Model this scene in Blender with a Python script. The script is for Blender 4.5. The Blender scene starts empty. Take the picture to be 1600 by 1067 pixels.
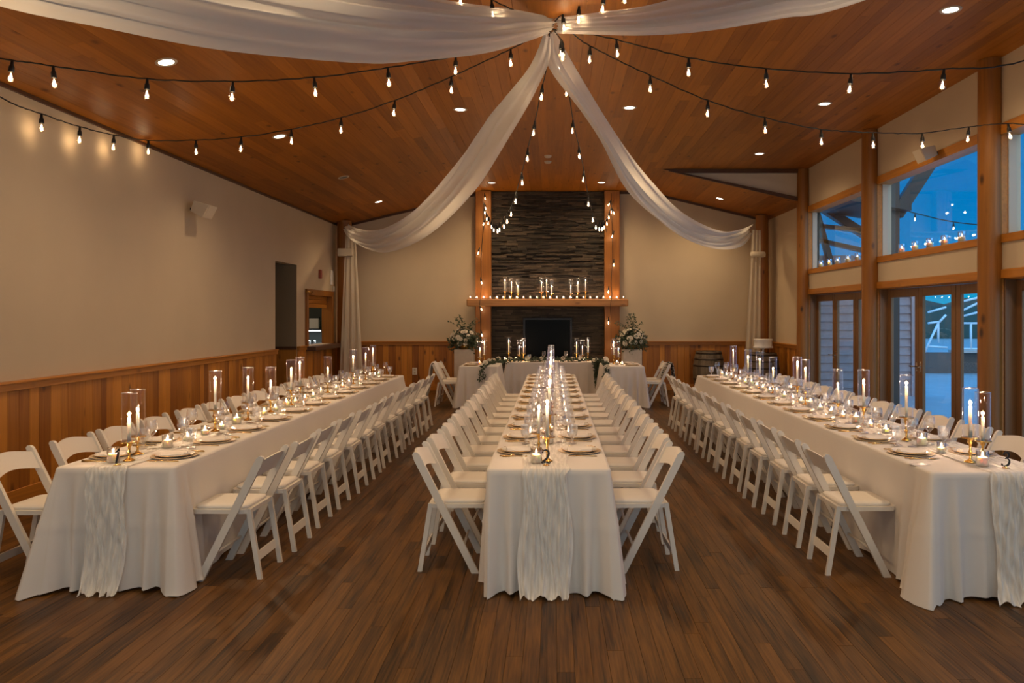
import bpy, math, random
from mathutils import Vector, Matrix
PI = math.pi
rnd = random.Random(7)
sc = bpy.context.scene
COL = sc.collection

# ------------------------------------------------------------------ camera, world, exposure
F, CX, CY, H = 1200.0, 864.0, 493.0, 1.70
cam = bpy.data.objects.new('camera', bpy.data.cameras.new('camera'))
COL.objects.link(cam); sc.camera = cam
cam.location = (0, 0, H); cam.rotation_euler = (PI / 2, 0, 0)
cam.data.sensor_width = 36; cam.data.lens = F / 1600 * 36
cam.data.shift_x = -(CX - 800) / 1600; cam.data.shift_y = -(533.5 - CY) / 1600
cam.data.clip_start = 0.05; cam.data.clip_end = 300
vs = sc.view_settings
vs.view_transform = 'Standard'; vs.look = 'None'; vs.gamma = 1; vs.use_curve_mapping = False
vs.exposure = 0.47
cy = sc.cycles
cy.use_denoising = True
cy.use_light_tree = True
cy.max_bounces = 8; cy.diffuse_bounces = 4; cy.glossy_bounces = 3; cy.transmission_bounces = 3
cy.transparent_max_bounces = 48
cy.sample_clamp_indirect = 3.0
cy.caustics_reflective = False; cy.caustics_refractive = False

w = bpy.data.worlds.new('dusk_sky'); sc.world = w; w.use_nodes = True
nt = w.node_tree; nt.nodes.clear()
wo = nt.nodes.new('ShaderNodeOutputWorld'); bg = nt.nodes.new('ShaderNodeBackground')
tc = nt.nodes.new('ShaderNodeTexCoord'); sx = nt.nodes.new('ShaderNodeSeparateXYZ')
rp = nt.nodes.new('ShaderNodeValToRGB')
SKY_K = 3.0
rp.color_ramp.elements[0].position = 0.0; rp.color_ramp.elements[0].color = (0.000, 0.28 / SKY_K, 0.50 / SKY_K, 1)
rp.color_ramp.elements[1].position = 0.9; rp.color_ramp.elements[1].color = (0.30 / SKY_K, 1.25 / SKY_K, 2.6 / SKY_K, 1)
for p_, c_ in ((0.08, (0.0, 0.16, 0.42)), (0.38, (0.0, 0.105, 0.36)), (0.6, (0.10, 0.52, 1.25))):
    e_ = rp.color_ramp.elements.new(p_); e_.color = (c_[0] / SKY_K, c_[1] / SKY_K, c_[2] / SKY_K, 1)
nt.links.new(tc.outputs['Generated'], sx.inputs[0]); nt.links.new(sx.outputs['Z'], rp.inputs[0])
SKY_FILL = 1.25      # brighter sky added behind the camera as neutral fill for the cloths
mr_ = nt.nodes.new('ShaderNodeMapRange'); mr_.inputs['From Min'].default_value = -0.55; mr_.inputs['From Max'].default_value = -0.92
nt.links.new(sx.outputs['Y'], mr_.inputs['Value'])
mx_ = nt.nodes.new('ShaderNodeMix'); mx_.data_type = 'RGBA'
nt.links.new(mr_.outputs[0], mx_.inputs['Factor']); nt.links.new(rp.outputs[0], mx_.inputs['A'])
mx_.inputs['B'].default_value = (0.80 * SKY_FILL / SKY_K, 1.05 * SKY_FILL / SKY_K, 1.15 * SKY_FILL / SKY_K, 1)
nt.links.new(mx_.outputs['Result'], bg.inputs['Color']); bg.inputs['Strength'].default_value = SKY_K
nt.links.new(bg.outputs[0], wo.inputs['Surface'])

LIGHT_DOWN = 70.0       # recessed lamps, W
LIGHT_BULB = 0.8        # string bulbs
LIGHT_TAPER = 1.35
LIGHT_VOTIVE = 0.95
WARM = (1.0, 0.70, 0.40)
FLAMEC = (1.0, 0.64, 0.40)

# ------------------------------------------------------------------ room numbers (metres)
XL, XR, YB, YN = -4.81, 4.87, 17.4, -2.6       # walls
ZF = 4.50                                      # flat part of the ceiling
XLF = -1.58                                    # where the left slope meets the flat
XRF = 2.19                                     # where the far right slope starts
YT = 14.72                                     # the gable triangle
SL = 0.24
ZL = ZF - SL * (XLF - XL)                      # 3.725
ZR = ZF - SL * (XR - XRF)                      # 3.857
RAIL = 1.12

# ------------------------------------------------------------------ helpers
def tag(o, label=None, cat=None, group=None, kind=None):
    if label: o['label'] = label
    if cat: o['category'] = cat
    if group: o['group'] = group
    if kind: o['kind'] = kind
    return o

def empty(name, loc=(0, 0, 0), rz=0.0):
    o = bpy.data.objects.new(name, None); COL.objects.link(o)
    o.location = loc; o.rotation_euler = (0, 0, rz); o.empty_display_size = 0.05
    return o

def kids(o):
    return [c for c in o.children]

def copy_tree(o, parent=None):
    c = o.copy(); COL.objects.link(c)
    if parent is not None:
        c.parent = parent
    for ch in kids(o):
        copy_tree(ch, c)
    return c

class MB:
    def __init__(s): s.v = []; s.f = []; s.m = []; s.sm = []; s.mi = 0; s.smooth = False
    def add(s, vs_, fs_, smooth=None):
        b = len(s.v); s.v += [tuple(p) for p in vs_]
        for f in fs_:
            s.f.append([i + b for i in f]); s.m.append(s.mi); s.sm.append(s.smooth if smooth is None else smooth)
        return s
    def box(s, x0, x1, y0, y1, z0, z1, M=None):
        p = [Vector((x, y, z)) for x in (x0, x1) for y in (y0, y1) for z in (z0, z1)]
        if M: p = [M @ q for q in p]
        return s.add(p, [(0, 1, 3, 2), (4, 6, 7, 5), (0, 4, 5, 1), (2, 3, 7, 6), (0, 2, 6, 4), (1, 5, 7, 3)], False)
    def cbox(s, x0, x1, y0, y1, z0, z1, b=0.01, M=None):
        # box with chamfered edges
        pts = []; 
        X = (x0, x1); Y = (y0, y1); Z = (z0, z1); idx = {}
        for i in (0, 1):
            for j in (0, 1):
                for k in (0, 1):
                    sx_, sy_, sz_ = (1 - 2 * i), (1 - 2 * j), (1 - 2 * k)
                    for a, d in (('x', (0, b * sy_, b * sz_)), ('y', (b * sx_, 0, b * sz_)), ('z', (b * sx_, b * sy_, 0))):
                        idx[(i, j, k, a)] = len(pts)
                        pts.append(Vector((X[i] + d[0], Y[j] + d[1], Z[k] + d[2])))
        fs = []
        for i in (0, 1):
            q = [idx[(i, 0, 0, 'x')], idx[(i, 1, 0, 'x')], idx[(i, 1, 1, 'x')], idx[(i, 0, 1, 'x')]]; fs.append(q if i else q[::-1])
            q = [idx[(0, i, 0, 'y')], idx[(1, i, 0, 'y')], idx[(1, i, 1, 'y')], idx[(0, i, 1, 'y')]]; fs.append(q[::-1] if i else q)
            q = [idx[(0, 0, i, 'z')], idx[(1, 0, i, 'z')], idx[(1, 1, i, 'z')], idx[(0, 1, i, 'z')]]; fs.append(q if i else q[::-1])
        for i in (0, 1):
            for j in (0, 1):
                fs.append([idx[(i, j, 0, 'x')], idx[(i, j, 0, 'y')], idx[(i, j, 1, 'y')], idx[(i, j, 1, 'x')]])
                fs.append([idx[(i, 0, j, 'x')], idx[(i, 0, j, 'z')], idx[(i, 1, j, 'z')], idx[(i, 1, j, 'x')]])
                fs.append([idx[(0, i, j, 'y')], idx[(0, i, j, 'z')], idx[(1, i, j, 'z')], idx[(1, i, j, 'y')]])
                for k in (0, 1):
                    fs.append([idx[(i, j, k, 'x')], idx[(i, j, k, 'y')], idx[(i, j, k, 'z')]])
        if M: pts = [M @ q for q in pts]
        return s.add(pts, fs, False)
    def prism(s, poly, ax, a0, a1, M=None):
        # poly: 2D outline; ax: the axis it is extruded along
        def P(u, v, a): return {'x': (a, u, v), 'y': (u, a, v), 'z': (u, v, a)}[ax]
        n = len(poly)
        p = [Vector(P(u, v, a0)) for u, v in poly] + [Vector(P(u, v, a1)) for u, v in poly]
        if M: p = [M @ q for q in p]
        f = [tuple(range(n)), tuple(range(2 * n - 1, n - 1, -1))] + [(i, (i + 1) % n, n + (i + 1) % n, n + i) for i in range(n)]
        return s.add(p, f, False)
    def lathe(s, prof, n=16, c=(0, 0, 0), M=None, caps=False, smooth=True):
        p = []; f = []
        for r, z in prof:
            for i in range(n):
                a = 2 * PI * i / n
                p.append(Vector((c[0] + r * math.cos(a), c[1] + r * math.sin(a), c[2] + z)))
        for j in range(len(prof) - 1):
            for i in range(n):
                k = (i + 1) % n
                f.append((j * n + i, j * n + k, (j + 1) * n + k, (j + 1) * n + i))
        if caps:
            f.append(tuple(range(n - 1, -1, -1))); f.append(tuple((len(prof) - 1) * n + i for i in range(n)))
        if M: p = [M @ q for q in p]
        return s.add(p, f, smooth)
    def tube(s, pts, r, n=6, caps=True):
        pts = [Vector(q) for q in pts]; m = len(pts)
        rr = r if isinstance(r, (list, tuple)) else [r] * m
        p = []; f = []; up = Vector((0, 0, 1)); prev = None
        for i, q in enumerate(pts):
            d = (pts[min(i + 1, m - 1)] - pts[max(i - 1, 0)]).normalized()
            if prev is None:
                a = d.cross(up)
                if a.length < 1e-3: a = d.cross(Vector((1, 0, 0)))
            else:
                a = prev - d * prev.dot(d)
            a.normalize(); b = d.cross(a); prev = a
            for k in range(n):
                t = 2 * PI * k / n
                p.append(q + a * (rr[i] * math.cos(t)) + b * (rr[i] * math.sin(t)))
        for i in range(m - 1):
            for k in range(n):
                l = (k + 1) % n
                f.append((i * n + k, i * n + l, (i + 1) * n + l, (i + 1) * n + k))
        if caps:
            f.append(tuple(range(n - 1, -1, -1))); f.append(tuple((m - 1) * n + k for k in range(n)))
        return s.add(p, f, True)
    def grid(s, rows, closed=False, smooth=True):
        nr = len(rows); nc = len(rows[0]); p = [q for r in rows for q in r]; f = []
        for i in range(nr - 1):
            for j in range(nc if closed else nc - 1):
                k = (j + 1) % nc
                f.append((i * nc + j, i * nc + k, (i + 1) * nc + k, (i + 1) * nc + j))
        return s.add(p, f, smooth)
    def sphere(s, c, r, n=8, m=6, sq=(1, 1, 1), M=None):
        prof = [(max(1e-4, r * math.sin(PI * j / m)), -r * math.cos(PI * j / m)) for j in range(m + 1)]
        b = len(s.v); s.lathe(prof, n, (0, 0, 0))
        for i in range(b, len(s.v)):
            q = Vector((s.v[i][0] * sq[0], s.v[i][1] * sq[1], s.v[i][2] * sq[2]))
            if M: q = M @ q
            s.v[i] = tuple(q + Vector(c))
        return s
    def mesh(s, name, mats):
        me = bpy.data.meshes.new(name); me.from_pydata(s.v, [], s.f)
        for m in (mats if isinstance(mats, (list, tuple)) else [mats]): me.materials.append(m)
        me.polygons.foreach_set('material_index', s.m); me.polygons.foreach_set('use_smooth', s.sm)
        me.update(); return me
    def build(s, name, mats, parent=None, loc=None, fix=True, thick=None):
        me = s.mesh(name, mats)
        if fix:
            import bmesh
            bm = bmesh.new(); bm.from_mesh(me); bmesh.ops.recalc_face_normals(bm, faces=bm.faces[:]); bm.to_mesh(me); bm.free()
        o = bpy.data.objects.new(name, me); COL.objects.link(o)
        if parent is not None: o.parent = parent
        if loc is not None: o.location = loc
        if thick:
            md = o.modifiers.new('thickness', 'SOLIDIFY'); md.thickness = thick; md.offset = 0
        return o

def P(px, py, Y):
    return Vector(((px - CX) * Y / F, Y, H + (CY - py) * Y / F))

def catmull(pts, n):
    pts = [Vector(p) for p in pts]; out = []
    for i in range(len(pts) - 1):
        p0 = pts[max(i - 1, 0)]; p1 = pts[i]; p2 = pts[i + 1]; p3 = pts[min(i + 2, len(pts) - 1)]
        for k in range(n):
            t = k / n
            out.append(0.5 * ((2 * p1) + (p2 - p0) * t + (2 * p0 - 5 * p1 + 4 * p2 - p3) * t * t + (3 * p1 - p0 - 3 * p2 + p3) * t ** 3))
    out.append(pts[-1]); return out

def resample(pts, n):
    L = [0]
    for a, b in zip(pts, pts[1:]): L.append(L[-1] + (b - a).length)
    out = []; j = 0
    for i in range(n):
        d = L[-1] * i / (n - 1)
        while j < len(pts) - 2 and L[j + 1] < d: j += 1
        seg = max(L[j + 1] - L[j], 1e-9)
        out.append(pts[j].lerp(pts[j + 1], min(1, max(0, (d - L[j]) / seg))))
    return out

ORD = 'first second third fourth fifth sixth seventh eighth ninth tenth eleventh twelfth thirteenth fourteenth fifteenth sixteenth seventeenth eighteenth nineteenth twentieth'.split()
def ordn(i):
    return ORD[i] if i < 20 else ('twenty-' + ORD[i - 20])

# ------------------------------------------------------------------ materials
def new_mat(name):
    m = bpy.data.materials.new(name); m.use_nodes = True
    n = m.node_tree; n.nodes.clear()
    out = n.nodes.new('ShaderNodeOutputMaterial'); return m, n, out

def N(n, t, **kw):
    nd = n.nodes.new(t)
    for k, v in kw.items(): setattr(nd, k, v)
    return nd

def plain(name, col, rough=0.6, metal=0.0, noise=0.0, nscale=6.0, bump=0.0, bscale=60.0, spec=0.5, sheen=0.0, coat=0.0):
    m, n, out = new_mat(name); L = n.links.new
    b = N(n, 'ShaderNodeBsdfPrincipled'); L(b.outputs[0], out.inputs[0])
    b.inputs['Base Color'].default_value = (*col, 1); b.inputs['Roughness'].default_value = rough
    b.inputs['Metallic'].default_value = metal; b.inputs['Specular IOR Level'].default_value = spec
    b.inputs['Sheen Weight'].default_value = sheen; b.inputs['Coat Weight'].default_value = coat
    if noise or bump:
        t = N(n, 'ShaderNodeTexCoord')
    if noise:
        z = N(n, 'ShaderNodeTexNoise'); z.inputs['Scale'].default_value = nscale; z.inputs['Detail'].default_value = 5
        L(t.outputs['Object'], z.inputs['Vector'])
        r = N(n, 'ShaderNodeValToRGB'); L(z.outputs['Fac'], r.inputs[0])
        r.color_ramp.elements[0].position = 0.3; r.color_ramp.elements[1].position = 0.7
        r.color_ramp.elements[0].color = tuple(c * (1 - noise) for c in col) + (1,)
        r.color_ramp.elements[1].color = tuple(min(1, c * (1 + noise)) for c in col) + (1,)
        L(r.outputs[0], b.inputs['Base Color'])
    if bump:
        z = N(n, 'ShaderNodeTexNoise'); z.inputs['Scale'].default_value = bscale; z.inputs['Detail'].default_value = 4
        L(t.outputs['Object'], z.inputs['Vector'])
        u = N(n, 'ShaderNodeBump'); u.inputs['Strength'].default_value = bump; u.inputs['Distance'].default_value = 0.01
        L(z.outputs['Fac'], u.inputs['Height']); L(u.outputs[0], b.inputs['Normal'])
    return m

def wood(name, dark, light, axis, rough=0.45, knots=0.6, grain=1.0, vary=0.35, figure=0.0, coat=0.0, spec=0.5, ramp=(.15, .85), lf=0.45):
    """boards whose grain runs along AXIS; every board (mesh island) has its own tone and figure"""
    m, n, out = new_mat(name); L = n.links.new
    b = N(n, 'ShaderNodeBsdfPrincipled'); L(b.outputs[0], out.inputs[0]); b.inputs['Roughness'].default_value = rough
    b.inputs['Coat Weight'].default_value = coat; b.inputs['Specular IOR Level'].default_value = spec
    t = N(n, 'ShaderNodeTexCoord'); g = N(n, 'ShaderNodeNewGeometry')
    mul = N(n, 'ShaderNodeMath', operation='MULTIPLY'); mul.inputs[1].default_value = 57.0
    L(g.outputs['Random Per Island'], mul.inputs[0])
    cb = N(n, 'ShaderNodeCombineXYZ')
    for i in range(3): L(mul.outputs[0], cb.inputs[i])
    ad = N(n, 'ShaderNodeVectorMath', operation='ADD'); L(t.outputs['Object'], ad.inputs[0]); L(cb.outputs[0], ad.inputs[1])
    def mapped(sc_along, sc_across):
        mp = N(n, 'ShaderNodeMapping'); s = [sc_across] * 3; s['xyz'.index(axis)] = sc_along
        mp.inputs['Scale'].default_value = s; L(ad.outputs[0], mp.inputs['Vector']); return mp.outputs[0]
    z = N(n, 'ShaderNodeTexNoise'); z.inputs['Scale'].default_value = 1; z.inputs['Detail'].default_value = 6; z.inputs['Distortion'].default_value = 0.6
    L(mapped(1.3 * grain, 34 * grain), z.inputs['Vector'])
    z2 = N(n, 'ShaderNodeTexNoise'); z2.inputs['Scale'].default_value = 1; z2.inputs['Detail'].default_value = 2
    L(mapped(0.5, 3.0), z2.inputs['Vector'])
    mix = N(n, 'ShaderNodeMix', data_type='FLOAT'); mix.inputs['Factor'].default_value = lf
    L(z.outputs['Fac'], mix.inputs['A']); L(z2.outputs['Fac'], mix.inputs['B'])
    fac = mix.outputs['Result']
    if figure:
        wv = N(n, 'ShaderNodeTexWave', wave_type='RINGS'); wv.inputs['Scale'].default_value = 1.0; wv.inputs['Distortion'].default_value = 5.0
        wv.inputs['Detail'].default_value = 3; wv.inputs['Detail Scale'].default_value = 1.3
        L(mapped(0.9, 9.0), wv.inputs['Vector'])
        m2 = N(n, 'ShaderNodeMix', data_type='FLOAT'); m2.inputs['Factor'].default_value = figure
        L(fac, m2.inputs['A']); L(wv.outputs['Fac'], m2.inputs['B']); fac = m2.outputs['Result']
    ra = N(n, 'ShaderNodeMapRange'); ra.inputs['From Min'].default_value = 0; ra.inputs['From Max'].default_value = 1
    ra.inputs['To Min'].default_value = -vary; ra.inputs['To Max'].default_value = vary
    L(g.outputs['Random Per Island'], ra.inputs['Value'])
    sm = N(n, 'ShaderNodeMath', operation='ADD'); L(fac, sm.inputs[0]); L(ra.outputs[0], sm.inputs[1])
    r = N(n, 'ShaderNodeValToRGB'); L(sm.outputs[0], r.inputs[0])
    r.color_ramp.elements[0].position = ramp[0]; r.color_ramp.elements[0].color = (*dark, 1)
    r.color_ramp.elements[1].position = ramp[1]; r.color_ramp.elements[1].color = (*light, 1)
    colr = r.outputs[0]
    if knots:
        v = N(n, 'ShaderNodeTexVoronoi'); v.inputs['Scale'].default_value = 1.0; v.inputs['Randomness'].default_value = 1.0
        L(mapped(1.9, 4.2), v.inputs['Vector'])
        kr = N(n, 'ShaderNodeMapRange'); kr.inputs['From Min'].default_value = 0.05; kr.inputs['From Max'].default_value = 0.15
        kr.inputs['To Min'].default_value = knots; kr.inputs['To Max'].default_value = 0
        L(v.outputs['Distance'], kr.inputs['Value'])
        mm = N(n, 'ShaderNodeMix', data_type='RGBA'); L(kr.outputs[0], mm.inputs['Factor']); L(colr, mm.inputs['A'])
        mm.inputs['B'].default_value = (dark[0] * 0.25, dark[1] * 0.2, dark[2] * 0.2, 1); colr = mm.outputs['Result']
    L(colr, b.inputs['Base Color'])
    bu = N(n, 'ShaderNodeBump'); bu.inputs['Strength'].default_value = 0.12; bu.inputs['Distance'].default_value = 0.004
    L(z.outputs['Fac'], bu.inputs['Height']); L(bu.outputs[0], b.inputs['Normal'])
    return m

def thin_glass(name, tint=(1, 1, 1), edge=0.75, base=0.04, rough=0.02, power=3.0):
    """clear thin glass: see-through face on, mirror-like and brighter towards the rims"""
    m, n, out = new_mat(name); L = n.links.new
    tr = N(n, 'ShaderNodeBsdfTransparent'); tr.inputs[0].default_value = (*tint, 1)
    gl = N(n, 'ShaderNodeBsdfGlossy'); gl.inputs['Roughness'].default_value = rough; gl.inputs['Color'].default_value = (1, 1, 1, 1)
    lw = N(n, 'ShaderNodeLayerWeight'); lw.inputs['Blend'].default_value = 0.5
    pw = N(n, 'ShaderNodeMath', operation='POWER'); pw.inputs[1].default_value = power; L(lw.outputs['Facing'], pw.inputs[0])
    mr = N(n, 'ShaderNodeMapRange'); mr.inputs['To Min'].default_value = base; mr.inputs['To Max'].default_value = edge
    L(pw.outputs[0], mr.inputs['Value'])
    mx = N(n, 'ShaderNodeMixShader'); L(mr.outputs[0], mx.inputs[0]); L(tr.outputs[0], mx.inputs[1]); L(gl.outputs[0], mx.inputs[2])
    L(mx.outputs[0], out.inputs[0]); return m

def emit(name, col, strength):
    m, n, out = new_mat(name); e = N(n, 'ShaderNodeEmission')
    e.inputs[0].default_value = (*col, 1); e.inputs[1].default_value = strength
    n.links.new(e.outputs[0], out.inputs[0])
    m.cycles.emission_sampling = 'NONE'
    return m

def fabric(name, col, trans=0.2, clear=0.0, rough=0.9, bump=0.15, bscale=(400, 400, 400), stripe=0.0):
    m, n, out = new_mat(name); L = n.links.new
    b = N(n, 'ShaderNodeBsdfPrincipled'); b.inputs['Base Color'].default_value = (*col, 1); b.inputs['Roughness'].default_value = rough
    b.inputs['Sheen Weight'].default_value = 0.15; b.inputs['Specular IOR Level'].default_value = 0.2
    tl = N(n, 'ShaderNodeBsdfTranslucent'); tl.inputs[0].default_value = (*col, 1)
    mx = N(n, 'ShaderNodeMixShader'); mx.inputs[0].default_value = trans
    L(b.outputs[0], mx.inputs[1]); L(tl.outputs[0], mx.inputs[2]); sh = mx.outputs[0]
    t = N(n, 'ShaderNodeTexCoord')
    if bump:
        mp = N(n, 'ShaderNodeMapping'); mp.inputs['Scale'].default_value = bscale; L(t.outputs['Object'], mp.inputs['Vector'])
        z = N(n, 'ShaderNodeTexNoise'); z.inputs['Scale'].default_value = 1; z.inputs['Detail'].default_value = 3; L(mp.outputs[0], z.inputs['Vector'])
        u = N(n, 'ShaderNodeBump'); u.inputs['Strength'].default_value = bump; u.inputs['Distance'].default_value = 0.01
        L(z.outputs['Fac'], u.inputs['Height']); L(u.outputs[0], b.inputs['Normal'])
    if clear:
        tp = N(n, 'ShaderNodeBsdfTransparent'); m2 = N(n, 'ShaderNodeMixShader'); m2.inputs[0].default_value = clear
        if stripe:
            z = N(n, 'ShaderNodeTexNoise'); z.inputs['Scale'].default_value = 1; z.inputs['Detail'].default_value = 4
            mp = N(n, 'ShaderNodeMapping'); mp.inputs['Scale'].default_value = (70, 8, 6); L(t.outputs['Object'], mp.inputs['Vector']); L(mp.outputs[0], z.inputs['Vector'])
            mr = N(n, 'ShaderNodeMapRange'); mr.inputs['From Min'].default_value = 0.35; mr.inputs['From Max'].default_value = 0.65
            mr.inputs['To Min'].default_value = max(0, clear - stripe); mr.inputs['To Max'].default_value = min(1, clear + stripe)
            L(z.outputs['Fac'], mr.inputs['Value']); L(mr.outputs[0], m2.inputs[0])
        L(sh, m2.inputs[1]); L(tp.outputs[0], m2.inputs[2]); sh = m2.outputs[0]
    L(sh, out.inputs[0]); return m

PINE_D, PINE_L = (0.24, 0.075, 0.008), (0.66, 0.27, 0.035)
M = {}
M['ceil'] = wood('pine_ceiling_boards', (0.19, 0.060, 0.0060), (0.46, 0.165, 0.0135), 'y', rough=0.50, knots=0.7, vary=0.17, spec=0.3)
M['floor'] = wood('dark_oak_floor', (0.020, 0.0088, 0.0020), (0.185, 0.080, 0.015), 'y', rough=0.42, knots=0, vary=0.055, figure=0.16, ramp=(.30, .74), lf=.15, grain=2.1, spec=0.25)
M['wains'] = wood('pine_wainscot', PINE_D, PINE_L, 'z', rough=0.45, knots=0.75, vary=0.30)
M['pine_x'] = wood('pine_trim_across', PINE_D, PINE_L, 'x', knots=0.5, vary=0.1)
M['pine_y'] = wood('pine_trim_along', PINE_D, PINE_L, 'y', knots=0.5, vary=0.1)
M['pine_z'] = wood('pine_post', (0.15, 0.050, 0.006), (0.42, 0.160, 0.020), 'z', knots=0.95, vary=0.1)
M['mantelwood'] = wood('mantel_log', (0.30, 0.12, 0.035), (0.62, 0.31, 0.10), 'x', knots=0.5, vary=0.1)
M['darktrim'] = wood('dark_brown_trim', (0.055, 0.022, 0.010), (0.12, 0.05, 0.02), 'y', knots=0, vary=0.1)
M['darkdoor'] = wood('stained_door_wood', (0.13, 0.06, 0.022), (0.27, 0.135, 0.05), 'z', knots=0.2, vary=0.1)
M['barrel'] = wood('barrel_oak', (0.10, 0.075, 0.048), (0.27, 0.21, 0.14), 'z', knots=0, vary=0.3, rough=0.7)
M['wall'] = plain('cream_wall_paint', (0.60, 0.49, 0.335), rough=0.85, noise=0.03, nscale=1.5, bump=0.05, bscale=90)
M['white'] = plain('white_resin', (0.74, 0.69, 0.62), rough=0.38)
M['vinyl'] = plain('white_vinyl_pad', (0.76, 0.71, 0.65), rough=0.5, bump=0.05)
M['offwhite'] = plain('off_white_plastic', (0.55, 0.47, 0.36), rough=0.5)
M['cloth'] = fabric('white_table_linen', (0.78, 0.73, 0.68), trans=0.05, bump=0.08, bscale=(300, 300, 300))
M['gauze'] = fabric('cheesecloth_runner', (0.88, 0.85, 0.80), trans=0.12, clear=0.16, stripe=0.16, bump=0.25, bscale=(60, 60, 12))
M['sheer'] = fabric('sheer_voile', (0.88, 0.85, 0.80), trans=0.45, clear=0.17, bump=0.05, bscale=(9, 3, 9))
M['curtain'] = fabric('cream_voile', (0.80, 0.72, 0.58), trans=0.35, clear=0.06, bump=0.05)
M['china'] = plain('white_china', (0.80, 0.76, 0.71), rough=0.18)
M['goldrim'] = plain('gold_edged_rim', (0.72, 0.46, 0.17), rough=0.32, metal=0.75)
M['charger'] = plain('cream_gold_charger', (0.66, 0.50, 0.32), rough=0.35, metal=0.25, noise=0.08, nscale=30)
M['brass'] = plain('aged_brass', (0.72, 0.43, 0.12), rough=0.25, metal=1.0)
M['gold'] = plain('gold_flatware', (0.80, 0.55, 0.24), rough=0.25, metal=1.0)
M['napkin'] = plain('white_napkin', (0.76, 0.71, 0.66), rough=0.9, bump=0.3, bscale=200)
M['black'] = plain('black_rubber', (0.012, 0.011, 0.010), rough=0.5)
M['cord'] = plain('black_cord', (0.010, 0.009, 0.008), rough=0.6)
M['cutglass'] = thin_glass('cut_glass', edge=0.9, base=0.26, power=1.3, rough=0.20)
M['glass'] = thin_glass('clear_glass', edge=0.95, base=0.13, power=1.5, rough=0.09)
M['chimney'] = thin_glass('chimney_glass', edge=0.95, base=0.05, power=2.6)
M['rim'] = thin_glass('thick_glass_rim', edge=0.9, base=0.35, power=1.0, rough=0.15)
M['bulbglass'] = thin_glass('bulb_glass', tint=(1.0, 0.95, 0.88), edge=0.35, base=0.04, power=3.0)
M['pane'] = thin_glass('window_pane', edge=0.8, base=0.025, power=5, rough=0.0)
M['water'] = plain('water', (0.9, 0.9, 0.9), rough=0.05)
def wax(name, col, e):
    m = plain(name, col, rough=0.5); b = m.node_tree.nodes['Principled BSDF']
    b.inputs['Subsurface Weight'].default_value = 0.85; b.inputs['Subsurface Radius'].default_value = (0.04, 0.028, 0.018)
    b.inputs['Subsurface Scale'].default_value = 1.0
    return m
M['wax'] = wax('white_wax', (0.88, 0.80, 0.70), 0)
M['flame'] = emit('candle_flame', (1.0, 0.74, 0.45), 20)
M['filament'] = emit('bulb_filament', (1.0, 0.78, 0.55), 13)
M['lens'] = emit('downlight_lens', (1.0, 0.86, 0.70), 7)
M['steel'] = plain('dark_steel', (0.03, 0.03, 0.032), rough=0.35, metal=0.8)
M['hoop'] = plain('rusty_hoop', (0.09, 0.07, 0.055), rough=0.5, metal=0.7)
M['firebox'] = plain('firebox_black', (0.006, 0.006, 0.007), rough=0.6)
M['leaf'] = plain('eucalyptus_leaf', (0.075, 0.10, 0.055), rough=0.6, noise=0.45, nscale=14)
M['petal'] = plain('ivory_petal', (0.80, 0.74, 0.62), rough=0.7, noise=0.06, nscale=40)
M['plinth'] = plain('painted_plinth', (0.60, 0.52, 0.42), rough=0.6, noise=0.12, nscale=5)
M['icing'] = plain('white_icing', (0.82, 0.82, 0.84), rough=0.5)
M['chrome'] = plain('satin_handle', (0.5, 0.42, 0.32), rough=0.25, metal=1.0)
M['knit'] = plain('grey_knit', (0.10, 0.10, 0.10), rough=0.9)
M['vinylred'] = plain('red_plastic', (0.30, 0.06, 0.03), rough=0.5)

def stone_mat():
    m, n, out = new_mat('stacked_ledgestone'); L = n.links.new
    b = N(n, 'ShaderNodeBsdfPrincipled'); L(b.outputs[0], out.inputs[0]); b.inputs['Roughness'].default_value = 0.8
    g = N(n, 'ShaderNodeNewGeometry'); t = N(n, 'ShaderNodeTexCoord')
    z = N(n, 'ShaderNodeTexNoise'); z.inputs['Scale'].default_value = 9; z.inputs['Detail'].default_value = 6; L(t.outputs['Object'], z.inputs['Vector'])
    mx = N(n, 'ShaderNodeMix', data_type='FLOAT'); mx.inputs['Factor'].default_value = 0.6
    L(z.outputs['Fac'], mx.inputs['A']); L(g.outputs['Random Per Island'], mx.inputs['B'])
    r = N(n, 'ShaderNodeValToRGB'); L(mx.outputs['Result'], r.inputs[0])
    cols = [(0.1, (0.018, 0.015, 0.011)), (0.35, (0.036, 0.029, 0.020)), (0.6, (0.07, 0.052, 0.034)), (0.9, (0.13, 0.095, 0.06))]
    el = r.color_ramp.elements
    el[0].position = cols[0][0]; el[0].color = (*cols[0][1], 1); el[1].position = cols[3][0]; el[1].color = (*cols[3][1], 1)
    for p, c in cols[1:3]:
        e = el.new(p); e.color = (*c, 1)
    L(r.outputs[0], b.inputs['Base Color'])
    u = N(n, 'ShaderNodeBump'); u.inputs['Strength'].default_value = 0.5; u.inputs['Distance'].default_value = 0.02
    z3 = N(n, 'ShaderNodeTexNoise'); z3.inputs['Scale'].default_value = 30; z3.inputs['Detail'].default_value = 5
    L(t.outputs['Object'], z3.inputs['Vector']); L(z3.outputs['Fac'], u.inputs['Height']); L(u.outputs[0], b.inputs['Normal'])
    return m
M['stone'] = stone_mat()

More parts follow.
